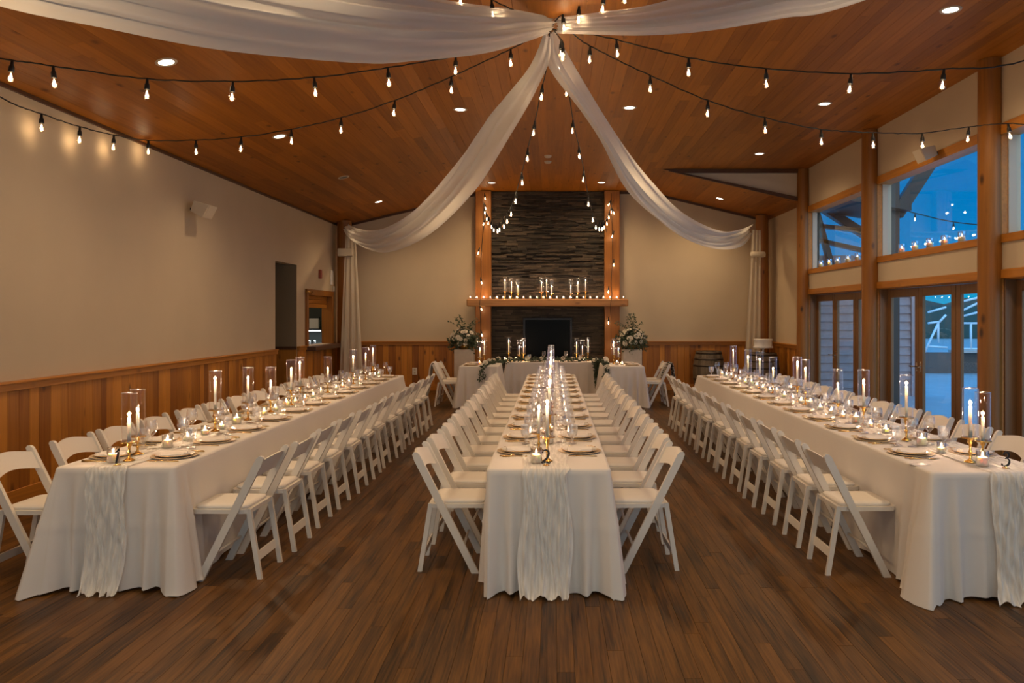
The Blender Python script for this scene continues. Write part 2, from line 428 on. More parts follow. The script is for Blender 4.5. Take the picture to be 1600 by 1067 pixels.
def houndstooth():
    m, n, out = new_mat('black_white_weave'); L = n.links.new
    b = N(n, 'ShaderNodeBsdfPrincipled'); L(b.outputs[0], out.inputs[0]); b.inputs['Roughness'].default_value = 0.95
    t = N(n, 'ShaderNodeTexCoord'); mp = N(n, 'ShaderNodeMapping'); mp.inputs['Rotation'].default_value = (0.6, 0.3, 0.78)
    L(t.outputs['Object'], mp.inputs['Vector'])
    c = N(n, 'ShaderNodeTexChecker'); c.inputs['Scale'].default_value = 26
    c.inputs['Color1'].default_value = (0.03, 0.03, 0.03, 1); c.inputs['Color2'].default_value = (0.42, 0.38, 0.33, 1)
    L(mp.outputs[0], c.inputs['Vector']); L(c.outputs[0], b.inputs['Base Color']); return m
M['hound'] = houndstooth()

def struct(o, label=None):
    o['kind'] = 'structure'
    if label: o['label'] = label
    return o

# ------------------------------------------------------------------ recessed lamps (built with their own light)
def spot(parent, z, power, size=2.7, blend=0.9, rad=0.06, col=WARM):
    d = bpy.data.lights.new('lamp_light', 'SPOT'); d.energy = power; d.color = col
    d.spot_size = size; d.spot_blend = blend; d.shadow_soft_size = rad
    o = bpy.data.objects.new('lamp_light', d); COL.objects.link(o); o.parent = parent; o.location = (0, 0, z); return o
_pl = {}
def point(parent, loc, power, rad=0.012, col=FLAMEC):
    k = (power, rad, col)
    if k not in _pl:
        d = bpy.data.lights.new('flame_light', 'POINT'); d.energy = power; d.color = col; d.shadow_soft_size = rad; _pl[k] = d
    o = bpy.data.objects.new('flame_light', _pl[k]); COL.objects.link(o); o.parent = parent; o.location = loc; return o

# ================================================================== STRUCTURE
# floor boards
b = MB(); wboard = 0.085; x = XL - 0.1; 
while x < XR + 0.1:
    y = YN - rnd.random() * 1.5
    while y < YB + 0.5:
        l = 0.9 + rnd.random() * 1.9
        b.box(x + 0.0008, x + wboard - 0.0008, y, min(y + l - 0.0015, YB + 1.2), -0.03, 0.0)
        y += l
    x += wboard
b.box(XL - 0.15, XR + 0.15, YN, YB + 1, -0.06, -0.018)
struct(b.build('floor', M['floor']))

# ceiling boards
b = MB()
def plank(fn, x0, x1, y0, y1, th=0.02):
    """one board on the surface z = fn(x)"""
    g = 0.0012
    p = [(x0 + g, y0, fn(x0)), (x1 - g, y0, fn(x1)), (x1 - g, y1, fn(x1)), (x0 + g, y1, fn(x0))]
    q = [(a, c, z + th) for a, c, z in p]
    b.add(p + q, [(0, 1, 2, 3), (7, 6, 5, 4), (0, 4, 5, 1), (1, 5, 6, 2), (2, 6, 7, 3), (3, 7, 4, 0)], False)
def run(fn, xa, xb, ya, yb, wd=0.135):
    n = max(1, round((xb - xa) / wd)); wd = (xb - xa) / n
    for i in range(n):
        y = ya - rnd.random() * 3
        while y < yb:
            l = 2.4 + rnd.random() * 2.6
            y0, y1 = max(y, ya), min(y + l - 0.002, yb)
            if y1 > y0 + 0.01: plank(fn, xa + i * wd, xa + (i + 1) * wd, y0, y1)
            y += l
fl = lambda x: ZL + SL * (x - XL)
ff = lambda x: ZF
fr = lambda x: ZF - SL * (x - XRF)
run(fl, XL, XLF, YN, YB); run(ff, XLF, XRF, YN, YB); run(ff, XRF, XR, YN, YT); run(fr, XRF, XR, YT, YB)
# closed deck above the boards
for (xa, za, xb, zb, ya, yb) in ((XL - .2, ZL - .05, XLF, ZF, YN, YB + .2), (XLF, ZF, XRF, ZF, YN, YB + .2), (XRF, ZF, XR + .2, ZF, YN, YT), (XRF, ZF, XR + .2, ZR - .05, YT, YB + .2)):
    p = [(xa, ya, za + .025), (xb, ya, zb + .025), (xb, yb, zb + .025), (xa, yb, za + .025)]; q = [(u, v, z + .15) for u, v, z in p]
    b.add(p + q, [(0, 1, 2, 3), (7, 6, 5, 4), (0, 4, 5, 1), (1, 5, 6, 2), (2, 6, 7, 3), (3, 7, 4, 0)], False)
struct(b.build('ceiling', M['ceil']))

# gable triangle between the flat ceiling and the far slope, with dark trims
b = MB()
b.prism([(XRF, ZF), (XR, ZF), (XR, ZR)], 'y', YT - 0.01, YT + 0.05)
struct(b.build('wall_gable', M['wall']))
b = MB()
b.prism([(XRF - .1, ZF - .001), (XR, ZF - .001), (XR, ZF - .075), (XRF + .22, ZF - .075)], 'y', YT - 0.06, YT - 0.012)
struct(b.build('trim_1', M['darktrim']))
b = MB()
d = .07
b.prism([(XRF + .02, ZF - .02), (XR, ZR + d), (XR, ZR - .012), (XRF + .02, ZF - .04)], 'y', YT - 0.055, YT - 0.011)
struct(b.build('trim_2', M['darktrim']))

# back wall: cream face with profile
b = MB()
b.prism([(XL - .2, -.05), (XR + .2, -.05), (XR + .2, ZR + .1), (XRF, ZF + .1), (XLF, ZF + .1), (XL - .2, ZL + .1)], 'y', YB, YB + 0.15)
struct(b.build('wall_back', M['wall']))
# wall behind the camera, with an unseen window row added for fill light
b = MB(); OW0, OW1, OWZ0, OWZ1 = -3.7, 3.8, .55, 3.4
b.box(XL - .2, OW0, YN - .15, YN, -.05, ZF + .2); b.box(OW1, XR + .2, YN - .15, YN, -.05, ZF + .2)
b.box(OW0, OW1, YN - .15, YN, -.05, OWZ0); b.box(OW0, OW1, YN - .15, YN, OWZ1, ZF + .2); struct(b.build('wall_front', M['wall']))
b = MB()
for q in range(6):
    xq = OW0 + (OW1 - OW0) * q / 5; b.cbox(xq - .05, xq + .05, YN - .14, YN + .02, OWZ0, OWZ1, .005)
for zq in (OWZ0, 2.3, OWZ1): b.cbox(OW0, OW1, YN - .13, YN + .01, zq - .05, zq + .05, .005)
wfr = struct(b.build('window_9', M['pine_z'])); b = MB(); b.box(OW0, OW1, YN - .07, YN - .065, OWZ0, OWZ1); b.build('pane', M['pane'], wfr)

# left wall with hall opening and serving hatch
HO0, HO1, HOZ = 13.3, 14.42, 2.65
SH0, SH1, SHZ0, SHZ1 = 15.0, 16.62, 1.10, 2.12
b = MB(); t0, t1 = XL - .18, XL
b.box(t0, t1, YN, HO0, -.05, ZL + .04)
b.box(t0, t1, HO0, HO1, HOZ, ZL + .04)
b.box(t0, t1, HO1, SH0, -.05, ZL + .04)
b.box(t0, t1, SH0, SH1, -.05, SHZ0); b.box(t0, t1, SH0, SH1, SHZ1, ZL + .04)
b.box(t0, t1, SH1, YB + .1, -.05, ZL + .04)
struct(b.build('wall_left', M['wall']))
# the hall behind the opening and the bar room behind the hatch
b = MB()
b.box(XL - 3.0, t0 - .001, HO1, HO1 + .1, 0, 2.9)             # hall end wall facing the camera
b.box(XL - 3.1, XL - 3.0, HO0 - 1.5, HO1 + .1, 0, 2.9)
b.box(XL - 3.1, t0 - .001, HO0 - 1.6, HO0 - 1.5, 0, 2.9)
b.box(XL - 3.1, t0 - .001, HO0 - 1.6, HO1 + .1, 2.9, 3.0)
struct(b.build('wall_hall', plain('dim_hall_taupe', (0.26, 0.19, 0.11), rough=0.85)))  # taupe darkened so the colour itself carries the hall's dimness
b = MB(); b.box(XL - 3.1, t0 - .001, HO0 - 1.6, HO1 + .1, -.05, 0); struct(b.build('floor_hall', M['floor']))
b = MB()
b.box(XL - 3.0, XL - .002, HO1 - .02, HO1 - .001, 0.0, 1.06)
struct(b.build('trim_3', M['wains']))
b = MB(); b.box(XL - 3.0, XL - .002, HO1 - .04, HO1 - .001, 1.06, RAIL); struct(b.build('trim_4', M['darktrim']))
b = MB(); b.box(t0 - .3, XL - .001, HO1 - .013, HO1 - .001, RAIL, HOZ - .001); struct(b.build('trim_50', plain('dim_return_taupe', (0.26, 0.19, 0.11), rough=0.85)))  # thin sheet over the jamb, its shade painted in like the hall's
b = MB()
b.box(XL - 3.2, t0 - .001, 18.4, 18.5, 0, 2.9); b.box(XL - 3.2, XL - 3.1, HO1 + .12, 18.5, 0, 2.9)
b.box(XL - 3.2, t0 - .001, HO1 + .11, 18.5, 2.9, 3.0); b.box(t0 - .12, t0 - .001, YB + .16, 18.5, 0, 2.9)
b.box(XL - 3.2, t0 - .001, HO1 + .11, 18.5, -.1, 0)
struct(b.build('wall_bar', plain('bar_dark_green', (0.05, 0.055, 0.045), rough=0.7)))

def boards(name, axis, a0, a1, face, z0, z1, inward, wd=0.13):
    """tongue-and-groove wainscot; AXIS: the direction the wall runs"""
    b = MB(); a = a0
    while a < a1 - 1e-4:
        e = min(a + wd * (0.8 + 0.5 * rnd.random()), a1)
        if a1 - e < .04: e = a1
        f0, f1 = sorted((face, face + inward * 0.022))
        if axis == 'y': b.cbox(f0, f1, a + .001, e - .001, z0, z1, 0.003)
        else: b.cbox(a + .001, e - .001, f0, f1, z0, z1, 0.003)
        a = e
    return struct(b.build(name, M['wains']))
def rail(name, axis, a0, a1, face, inward, z0=RAIL - .085, z1=RAIL, dp=.045, mat=None):
    b = MB(); f0, f1 = sorted((face, face + inward * dp)); c0, c1 = sorted((face, face + inward * (dp + .02)))
    if axis == 'y':
        b.cbox(f0, f1, a0, a1, z0, z1 - .02, .003); b.cbox(c0, c1, a0, a1, z1 - .022, z1, .004)
    else:
        b.cbox(a0, a1, f0, f1, z0, z1 - .02, .003); b.cbox(a0, a1, c0, c1, z1 - .022, z1, .004)
    return struct(b.build(name, mat or (M['pine_y'] if axis == 'y' else M['pine_x'])))
def base(name, axis, a0, a1, face, inward, h=.15):
    b = MB(); f0, f1 = sorted((face, face + inward * .034))
    if axis == 'y': b.cbox(f0, f1, a0, a1, 0.001, h, .004)
    else: b.cbox(a0, a1, f0, f1, 0.001, h, .004)
    return struct(b.build(name, M['pine_y'] if axis == 'y' else M['pine_x']))
boards('trim_5', 'y', YN, HO0, XL, .14, RAIL - .08, 1); rail('trim_6', 'y', YN, HO0, XL, 1); base('baseboard_left', 'y', YN, HO0, XL, 1)
boards('trim_7', 'y', HO1, SH0 - .09, XL, .14, RAIL - .08, 1); rail('trim_8', 'y', HO1, SH0 - .1, XL, 1); base('baseboard_left.001', 'y', HO1, YB, XL, 1)
boards('trim_9', 'y', SH0 - .09, YB - .02, XL, .14, SHZ0 - .09, 1)
FX0, FX1 = -1.73, 1.49
boards('trim_10', 'x', XL + .03, FX0, YB, .14, RAIL - .08, -1); rail('trim_11', 'x', XL + .05, FX0, YB, -1); base('baseboard_back', 'x', XL + .04, FX0, YB, -1)
boards('trim_12', 'x', FX1, XR - .03, YB, .14, RAIL - .08, -1); rail('trim_13', 'x', FX1, XR - .05, YB, -1); base('baseboard_back.001', 'x', FX1, XR - .04, YB, -1)
boards('trim_14', 'y', 14.84, YB - .03, XR, .14, RAIL - .08, -1); rail('trim_15', 'y', 14.84, YB - .05, XR, -1); base('baseboard_right', 'y', 14.84, YB - .04, XR, -1)
# ceiling edges: left-wall dark strip stands in for a shadow line; back-wall trim
b = MB(); b.box(XL, XL + .03, YN, YB, ZL - .03, ZL + .002); struct(b.build('trim_16', M['darktrim']))
b = MB()
b.prism([(XL, ZL), (XLF, ZF), (XRF, ZF), (XR, ZR), (XR, ZR - .05), (XRF, ZF - .05), (XLF, ZF - .05), (XL, ZL - .05)], 'y', YB - .04, YB - .001)
struct(b.build('trim_17', M['darktrim']))

# serving hatch frame, counter and roller shutter
b = MB()
b.cbox(XL - .19, XL + .04, SH0 - .1, SH0 + .015, SHZ0 + .001, SHZ1 + .1, .004); b.cbox(XL - .19, XL + .04, SH1 - .015, SH1 + .1, SHZ0 + .001, SHZ1 + .1, .004)
b.cbox(XL - .185, XL + .035, SH0 + .016, SH1 - .016, SHZ1 - .015, SHZ1 + .1, .004)
fr_ = struct(b.build('window_1', M['pine_z']), 'pine frame of the serving hatch')
b = MB(); b.cbox(XL - .35, XL + .22, SH0 - .12, SH1 + .38, SHZ0 - .09, SHZ0 - .001, .008)
o = b.build('serving_counter', M['darktrim']); tag(o, 'dark wooden counter ledge projecting below the serving hatch', 'counter')
o = empty('roller_shutter', (XL - .1, SH0, 1.86)); tag(o, 'pine slatted shutter rolled up in the top of the serving hatch', 'shutter')
b = MB()
for k in range(3): b.cbox(-.02, .02, .025, SH1 - SH0 - .025, k * .085, k * .085 + .08, .008)
b.build('slat_panel', M['pine_y'], o)
b = MB(); b.tube([(0.16, -.14, .30), (0.16, .1, .30)], .03, 10); b.build('roller_end', M['brass'], o)
# bar shelf, bottles and glasses behind the hatch
o = empty('bar_shelf', (-5.6, 18.15, 1.0)); tag(o, 'dark back-bar shelf with a lit edge behind the serving hatch', 'shelf')
b = MB(); b.box(-.9, .17, -.15, .24, .36, .39); b.box(-.9, .17, -.2, .24, -.02, .02); b.build('board', M['steel'], o)
b = MB(); b.box(-.85, .15, -.13, -.11, .33, .355); b.build('light_strip', emit('shelf_strip_light', (0.85, 0.92, 1.0), 5.0), o)
la = bpy.data.lights.new('shelf_light', 'AREA'); la.shape = 'RECTANGLE'; la.size = 1.3; la.size_y = .03; la.energy = 3; la.color = (.85, .92, 1)
lo = bpy.data.objects.new('shelf_light', la); COL.objects.link(lo); lo.parent = o; lo.location = (-.17, -.1, .32)
bottle = MB().lathe([(.001, 0), (.035, 0), (.037, .02), (.037, .16), (.030, .19), (.013, .22), (.013, .28), (.001, .28)], 10)
bm_ = bottle.mesh('bottle', thin_glass('bottle_glass', tint=(.5, .6, .5), edge=.9, base=.2, power=1.5))
tum = MB().lathe([(.001, .002), (.03, .0), (.035, .10), (.032, .10), (.027, .006)], 10)
tm_ = tum.mesh('tumbler', M['cutglass'])
for i in range(11):
    top = i < 6; xx = -6.18 + (i % 6) * .115
    isb = (i in (2, 5, 8))
    q = bpy.data.objects.new('bottle' if isb else 'tumbler', bm_ if isb else tm_); COL.objects.link(q)
    q.location = (xx + .1, 18.12, (1.391 if top else 1.021))
    sh_ = 'upper' if top else 'lower'
    tag(q, f'{"dark glass bottle" if isb else "clear tumbler"} {ordn(i % 6)} from the hatch jamb on the {sh_} bar shelf', 'bottle' if isb else 'glass', 'glassware on the bar shelf')
b = MB(); b.cbox(-.1, .1, 0, .10, 0, 2.8, .005); o = b.build('wood_panel', M['pine_z'], loc=(-5.105, 17.44, .001)); tag(o, 'pine panel at the back of the bar, seen past the hatch jamb', 'wood panel')
b = MB(); b.cbox(-.11, .11, -.02, .02, 0, .24, .008); o = b.build('paper_notice', M['china'], loc=(-5.60, 18.0, 1.392)); tag(o, 'pale square notice standing on the upper bar shelf', 'notice')
d = bpy.data.lights.new('bar_light', 'POINT'); d.energy = 22; d.color = (1, .8, .55); d.shadow_soft_size = .1
o = bpy.data.objects.new('bar_light', d); COL.objects.link(o); o.location = (-5.8, 16.2, 2.6)

# ---------------- right wall with posts, windows and french doors
PY = [14.7, 11.6, 8.42, 5.24, 2.06, -1.12]; PXC = 4.79
WZ0, WZ1 = 2.58, 3.66
TH = 0.20
b = MB(); b.box(XR, XR + TH, 14.606, YB + .15, -.05, ZR + .1)
struct(b.build('wall_right', M['wall']))
b = MB()
for i in range(5):
    y1, y0 = PY[i], PY[i + 1]
    b.box(XR, XR + TH, y0, y1, 2.20, 2.49)
    b.box(XR, XR + TH, y0, y1, 3.78, ZF + .1)
    b.box(XR + .024, XR + TH, y1 - .094, y1 + .124, -.05, 3.8)
b.box(XR, XR + TH, YN, PY[-1], -.05, ZF + .1)
struct(b.build('wall_right.001', M['wall']))
# log posts
def log_post(x_, y_, r, h, label, seed):
    R = random.Random(seed); rows = []
    for j in range(25):
        z = h * j / 24; rr = r * (1.03 - .06 * j / 24)
        rows.append([(x_ + rr * (1 + .03 * math.sin(a * 3 + z * 1.3 + seed)) * math.cos(a), y_ + rr * (1 + .03 * math.cos(a * 2 + z)) * math.sin(a), z) for a in [2 * PI * k / 20 for k in range(20)]])
    b = MB(); b.grid(rows, closed=True)
    o = b.build('log_post', M['pine_z'])
    if label: tag(o, label, 'post', 'log posts of the hall')
    return o
plab = ['knotty log post where the gable triangle ends by the back wall', 'knotty log post between the two full window bays', 'thickest looking knotty log post before the cut-off window bay']
for i, y in enumerate(PY[:-1]):
    o = log_post(PXC, y, .122, ZF - .004, plab[i] if i < 3 else None, i)
    if i >= 3: o['kind'] = 'structure'; o.name = 'trim_%d' % (40 + i)
# trims, windows, doors per bay
nw = 2; nd_ = 1; nt_ = 20
doorplan = []
for i in range(5):
    y1 = PY[i] - .10; y0 = PY[i + 1] + .13
    b = MB()
    b.cbox(XR - .02, XR + .02, y0 - .02, y1 + .02, 2.49, 2.58, .004)      # sill apron
    b.cbox(XR + .0, XR + TH + .03, y0, y1, 2.555, 2.58, .004)
    b.cbox(XR - .02, XR + TH, y0 - .02, y1 + .02, 3.66, 3.78, .004)       # head
    b.cbox(XR - .015, XR + TH, y0 - .13, y0, 2.58, 3.66, .004); b.cbox(XR - .015, XR + .06, y1, y1 + .10, 2.58, 3.66, .004)
    fw = b.build('window_%d' % nw, M['pine_y']); struct(fw)
    g = MB(); g.box(XR + .155, XR + .161, y0, y1, 2.58, 3.66); g.build('pane', M['pane'], fw)
    g = MB(); g.box(XR + .062, XR + .15, y1 - .012, y1 + .03, 2.58, 3.66); g.box(XR + .062, XR + .15, y0 - .03, y0 + .012, 2.58, 3.66); g.build('reveal', M['offwhite'], fw)
    nw += 1
    # door head + jamb lining
    b = MB()
    b.cbox(XR - .025, XR + .03, y0 - .03, y1 + .03, 2.10, 2.20, .004); b.cbox(XR + .03, XR + TH, y0, y1, 2.09, 2.20, .004)
    b.cbox(XR - .02, XR + .021, y0 - .13, y0, 0, 2.10, .004); b.cbox(XR - .02, XR + .021, y1, y1 + .10, 0, 2.10, .004)
    struct(b.build('trim_%d' % nt_, M['pine_y'])); nt_ += 1
    b = MB()
    b.cbox(XR + .02, XR + TH, y0 - .02, y0 + .015, 0, 2.10, .003); b.cbox(XR + .02, XR + TH, y1 - .015, y1 + .02, 0, 2.10, .003)
    b.box(XR + .0, XR + TH, y0, y1, 0.0, .015)
    struct(b.build('trim_%d' % nt_, M['darkdoor'])); nt_ += 1
    W = (y1 - y0 - .04) / 3
    for k in range(3):
        a1 = y1 - .02 - k * W; a0 = a1 - W + .012
        dx0, dx1 = XR + .135, XR + .18
        b = MB(); st = .105
        b.cbox(dx0, dx1, a0, a0 + st, .02, 2.085, .004); b.cbox(dx0, dx1, a1 - st, a1, .02, 2.085, .004)
        b.cbox(dx0, dx1, a0 + st, a1 - st, 1.965, 2.085, .004); b.cbox(dx0, dx1, a0 + st, a1 - st, .02, .26, .004)
        dr = b.build('door_%d' % nd_, M['darkdoor']); struct(dr); nd_ += 1
        g = MB(); g.box(dx0 + .02, dx0 + .026, a0 + st - .005, a1 - st + .005, .255, 1.97); g.build('pane', M['pane'], dr)
        if k != 2:
            hy = a0 + .05 if k == 0 else a1 - .05
            g = MB(); g.tube([(dx0, hy, 1.0), (dx0 - .05, hy, 1.0), (dx0 - .055, hy + (.1 if k == 0 else -.1), 1.0)], .009, 6)
            g.cbox(dx0 - .008, dx0, hy - .02, hy + .02, .93, 1.07, .003); g.build('door_handle', M['chrome'], dr)

# corner posts
o = log_post(-4.57, 16.85, .16, ZL + .05, 'round log post in the corner beside the serving hatch', 11)
o = log_post(4.60, 16.9, .14, 3.90, 'round log post in the corner behind the cake barrel', 12)

# ---------------- fireplace
b = MB()
b.cbox(FX0, FX0 + .35, YB - .26, YB, .02, ZF - .01, .006)
o = empty('fireplace', ((FX0 + FX1) / 2, YB, 0)); tag(o, 'tall stacked-stone fireplace with pine side posts on the back wall', 'fireplace')
OX = (FX0 + FX1) / 2
def fpart(b, name, mat, label=None):
    q = b.build(name, mat, o); q.location = (-OX, -YB, 0)
    if label: q['label'] = label
    return q
fpart(b, 'side_post', M['pine_z'])
b = MB(); b.cbox(FX1 - .34, FX1, YB - .26, YB, .02, ZF - .01, .006); fpart(b, 'side_post', M['pine_z'])
b = MB(); SX0, SX1 = FX0 + .35, FX1 - .34
OPX0, OPX1, OPZ0, OPZ1 = -.67, .43, .70, 1.645
z = 0.02
while z < ZF - .02:
    hh = rnd.choice((.022, .028, .034, .042, .05)); z1 = min(z + hh, ZF - .012)
    x = SX0 - rnd.random() * .2
    while x < SX1:
        l = .12 + rnd.random() * .38; xa, xb = max(x, SX0), min(x + l - .003, SX1)
        dep = .085 + rnd.random() * .075
        segs = [(xa, xb)]
        if z1 > OPZ0 and z < OPZ1:
            segs = [(xa, min(xb, OPX0)), (max(xa, OPX1), xb)]
        for s0, s1 in segs:
            if s1 - s0 > .015:
                q = dep + (rnd.random() - .5) * .01
                pts = [(s0, YB - dep, z + .001), (s1, YB - q, z + .001), (s1, YB - q, z1 - .002), (s0, YB - dep, z1 - .002)]
                bk = [(s0, YB - .03, z + .001), (s1, YB - .03, z + .001), (s1, YB - .03, z1 - .002), (s0, YB - .03, z1 - .002)]
                b.add(pts + bk, [(0, 1, 2, 3), (0, 4, 5, 1), (1, 5, 6, 2), (2, 6, 7, 3), (3, 7, 4, 0)], False)
        x += l
    z = z1
fpart(b, 'stone_facing', M['stone'])
b = MB(); b.box(SX0, OPX0, YB - .06, YB - .002, .01, ZF - .01); b.box(OPX1, SX1, YB - .06, YB - .002, .01, ZF - .01)
b.box(OPX0, OPX1, YB - .06, YB - .002, OPZ1, ZF - .01); b.box(OPX0, OPX1, YB - .06, YB - .002, .01, OPZ0); fpart(b, 'mortar_backing', M['firebox'])
b = MB(); b.cbox(-1.90, 1.66, YB - .50, YB - .1, 1.905, 2.065, .02); fpart(b, 'mantel_shelf', M['mantelwood'])
b = MB()
b.cbox(OPX0, OPX1, YB - .19, YB - .12, OPZ1 - .045, OPZ1, .004); b.cbox(OPX0, OPX1, YB - .19, YB - .12, OPZ0, OPZ0 + .05, .004)
b.cbox(OPX0, OPX0 + .045, YB - .19, YB - .12, OPZ0 + .05, OPZ1 - .045, .004); b.cbox(OPX1 - .045, OPX1, YB - .19, YB - .12, OPZ0 + .05, OPZ1 - .045, .004)
fpart(b, 'insert_frame', M['steel'])
b = MB(); b.box(OPX0 + .04, OPX1 - .04, YB - .15, YB - .145, OPZ0 + .05, OPZ1 - .04); fpart(b, 'glass_front', plain('black_fire_glass', (0.004, 0.005, 0.005), rough=0.30, spec=0.06))
b = MB(); b.box(OPX0 + .001, OPX1 - .001, YB - .06, YB - .002, OPZ0, OPZ1); fpart(b, 'firebox', M['firebox'])
b = MB()
for k in range(3): b.tube([(-.45 + .1 * k, YB - .30 + .03 * k, .9 + k * .0), (.25 - .08 * k, YB - .28 + .02 * k, .9)], .002, 5)

# ---------------- small fittings on walls and ceiling
def surf_z(x_, y_):
    if x_ < XLF: return fl(x_)
    if x_ > XRF and y_ > YT: return fr(x_)
    return ZF
DL = [(-3.55, 7.05, 1, 'glowing recessed lamp between the swag and the string lights nearest the camera'),
      (-3.55, 9.97, 1, 'glowing recessed lamp behind the string lights above the hatch side table'),
      (-3.53, 12.95, 0, 'unlit recessed lamp in the slope on the serving hatch side'),
      (-3.56, 15.67, 1, 'glowing recessed lamp nearest the serving hatch corner'),
      (-1.26, 10.43, 1, 'glowing recessed lamp beside the swag that falls to the hatch corner'),
      (1.03, 10.34, 1, 'glowing recessed lamp beside the swag that falls to the cake corner'),
      (-1.29, 16.2, 1, 'glowing recessed lamp over the fireplace post on the hatch side'),
      (1.02, 16.15, 1, 'glowing recessed lamp over the fireplace post on the window side'),
      (3.59, 10.15, 1, 'glowing recessed lamp in front of the middle window bay'),
      (3.57, 13.28, 1, 'glowing recessed lamp just in front of the gable triangle'),
      (3.64, 7.03, 1, 'largest looking glowing recessed lamp at the top of the window side'),
      (3.53, 16.25, 1, 'glowing recessed lamp in the slope behind the gable triangle')]
HID = [(-3.55, 4.05, 1, ''), (-1.2, 4.4, 1, ''), (1.03, 4.3, 1, ''), (3.6, 4.0, 1, ''), (-3.55, 1.0, 1, ''), (-1.2, 1.2, 1, ''), (1.03, 1.2, 1, ''), (3.6, 1.0, 1, '')]
for i, (x_, y_, on, lab) in enumerate(DL + HID):
    z_ = surf_z(x_, y_); tilt = 0
    if x_ < XLF: tilt = -math.atan(SL)
    if x_ > XRF and y_ > YT: tilt = math.atan(SL)
    o = empty('recessed_lamp', (x_, y_, z_)); o.rotation_euler = (0, tilt, 0)
    if lab: tag(o, lab, 'ceiling lamp', 'recessed ceiling lamps')
    else:
        k_ = i - len(DL); tag(o, f'recessed lamp, {ordn(k_ % 4)} from the plain wall in the row {"just before" if k_ < 4 else "above"} the camera', 'ceiling lamp', 'recessed lamps near the camera')
    MB().lathe([(.068, .0), (.072, -.008), (.092, -.008), (.096, -.001), (.096, .0)], 24).build('trim_ring', M['offwhite'], o)
    MB().lathe([(.001, -.003), (.068, -.003)], 24, smooth=False).build('lens', M['lens'] if on else M['steel'], o)
    if on: spot(o, -.03, LIGHT_DOWN)
for k, (px, py) in enumerate(((856, 243), (856, 252))):
    Y = (ZF - H) * F / (CY - py)
    q = MB().lathe([(.001, -.035), (.05, -.035), (.065, -.01), (.065, 0)], 16).build('smoke_detector', M['offwhite'], loc=((px - CX) * Y / F, Y, ZF - .001))
    tag(q, ('nearer' if k == 0 else 'farther') + ' of the two small round detectors on the centre of the ceiling', 'smoke detector', 'smoke detectors')

def speaker(name, loc, rz, tilt, label, s=1.0):
    o = empty(name, loc, rz); tag(o, label, 'loudspeaker')
    b = MB(); Mx = Matrix.Rotation(tilt, 4, 'Y')
    b.prism([(-.11 * s, -.09 * s), (.10 * s, -.12 * s), (.13 * s, .10 * s), (-.11 * s, .08 * s)], 'y', -.15 * s, .15 * s, Mx)
    b.build('cabinet', M['offwhite'], o)
    b = MB(); b.prism([(.101 * s, -.10 * s), (.108 * s, -.10 * s), (.136 * s, .085 * s), (.13 * s, .085 * s)], 'y', -.13 * s, .13 * s, Mx); b.build('grille', M['offwhite'], o)
    b = MB(); b.cbox(-.2 * s, -.1 * s, -.02, .02, -.02, .02, .004); b.build('bracket', M['black'], o)
    return o
Y = 4.66 * F / (CX - 313); speaker('wall_speaker', (-4.62, Y, H + (CY - 327) * Y / F), 0, .35, 'off-white loudspeaker tilted down on the plain cream wall', .85)
Y = 4.65 * F / (1440 - CX); speaker('wall_speaker', (4.70, Y, H + (CY - 240) * Y / F), PI, .3, 'beige loudspeaker above the middle window bay', .75)
b = MB(); b.cbox(-.16, .16, -.09, .09, -.085, .085, .012); o = b.build('post_speaker', M['offwhite'], loc=(-4.47, 16.58, 3.06)); tag(o, 'small beige box fixed to the log post in the hatch corner', 'loudspeaker')
b = MB(); b.cbox(0, .05, -.05, .05, -.09, .09, .008); o = b.build('fire_strobe', M['vinylred'], loc=(XL, 15.8, 2.55)); tag(o, 'small dark red alarm unit above the serving hatch', 'alarm')
b = MB(); b.cbox(0, .04, -.06, .06, -.16, .16, .01); o = b.build('wall_phone', M['china'], loc=(XL, 16.62, 2.52)); tag(o, 'tall white plate on the wall beside the corner log post', 'wall plate')
b = MB(); b.cbox(0, .05, -.05, .05, -.06, .06, .01); o = b.build('thermostat', M['offwhite'], loc=(XL, 16.78, 2.28)); tag(o, 'small off-white box under the tall wall plate', 'thermostat')
o = empty('power_outlet', ((648 - CX) * 17.37 / F, YB - .024, H - (580 - CY) * 17.37 / F)); tag(o, 'white power outlet low on the back wainscot', 'outlet')
MB().cbox(-.055, .055, -.008, 0, -.08, .08, .003).build('cover_plate', M['china'], o)
b = MB(); b.cbox(-.02, .02, -.011, -.007, .015, .055, .002); b.cbox(-.02, .02, -.011, -.007, -.055, -.015, .002); b.build('socket', M['offwhite'], o)

exec_exterior = True
# ================================================================== OUTSIDE
b = MB(); b.box(XR + TH, 40, -15, 60, -.25, -.10)
struct(b.build('patio_ground', plain('wet_concrete', (0.34, 0.36, 0.38), rough=0.30, noise=0.1, nscale=2)))
b = MB()   # clapboard wing
z = -.1
while z < 2.95:
    p = [(XR + TH, 17.25), (XR + TH, 17.25)]
    b.prism([(17.2 - .0, z), (17.2, z + .185), (17.165, z)], 'x', XR + TH, 8.05); z += .185
b.box(XR + TH, 8.05, 17.2, 17.4, -.1, 3.0); b.cbox(8.0, 8.12, 17.12, 17.4, -.1, 3.0, .005)
o = b.build('annex_building', plain('grey_clapboard', (0.42, 0.31, 0.31), rough=0.7, noise=0.1)); tag(o, 'grey clapboard annex wall seen through the glass doors', 'building')
o = empty('porch_roof', (6.5, 13, 2.6)); tag(o, 'dark timber porch frame with a diagonal brace outside the upper windows', 'porch')
tim = wood('weathered_timber', (0.012, 0.011, 0.010), (0.04, 0.034, 0.028), 'z', knots=0, vary=.1)
def ext(b, name, mat): q = b.build(name, mat, o); q.location = (-6.5, -13, -2.6); return q
xa = 6.9
Yq = xa * F / (1396 - CX)
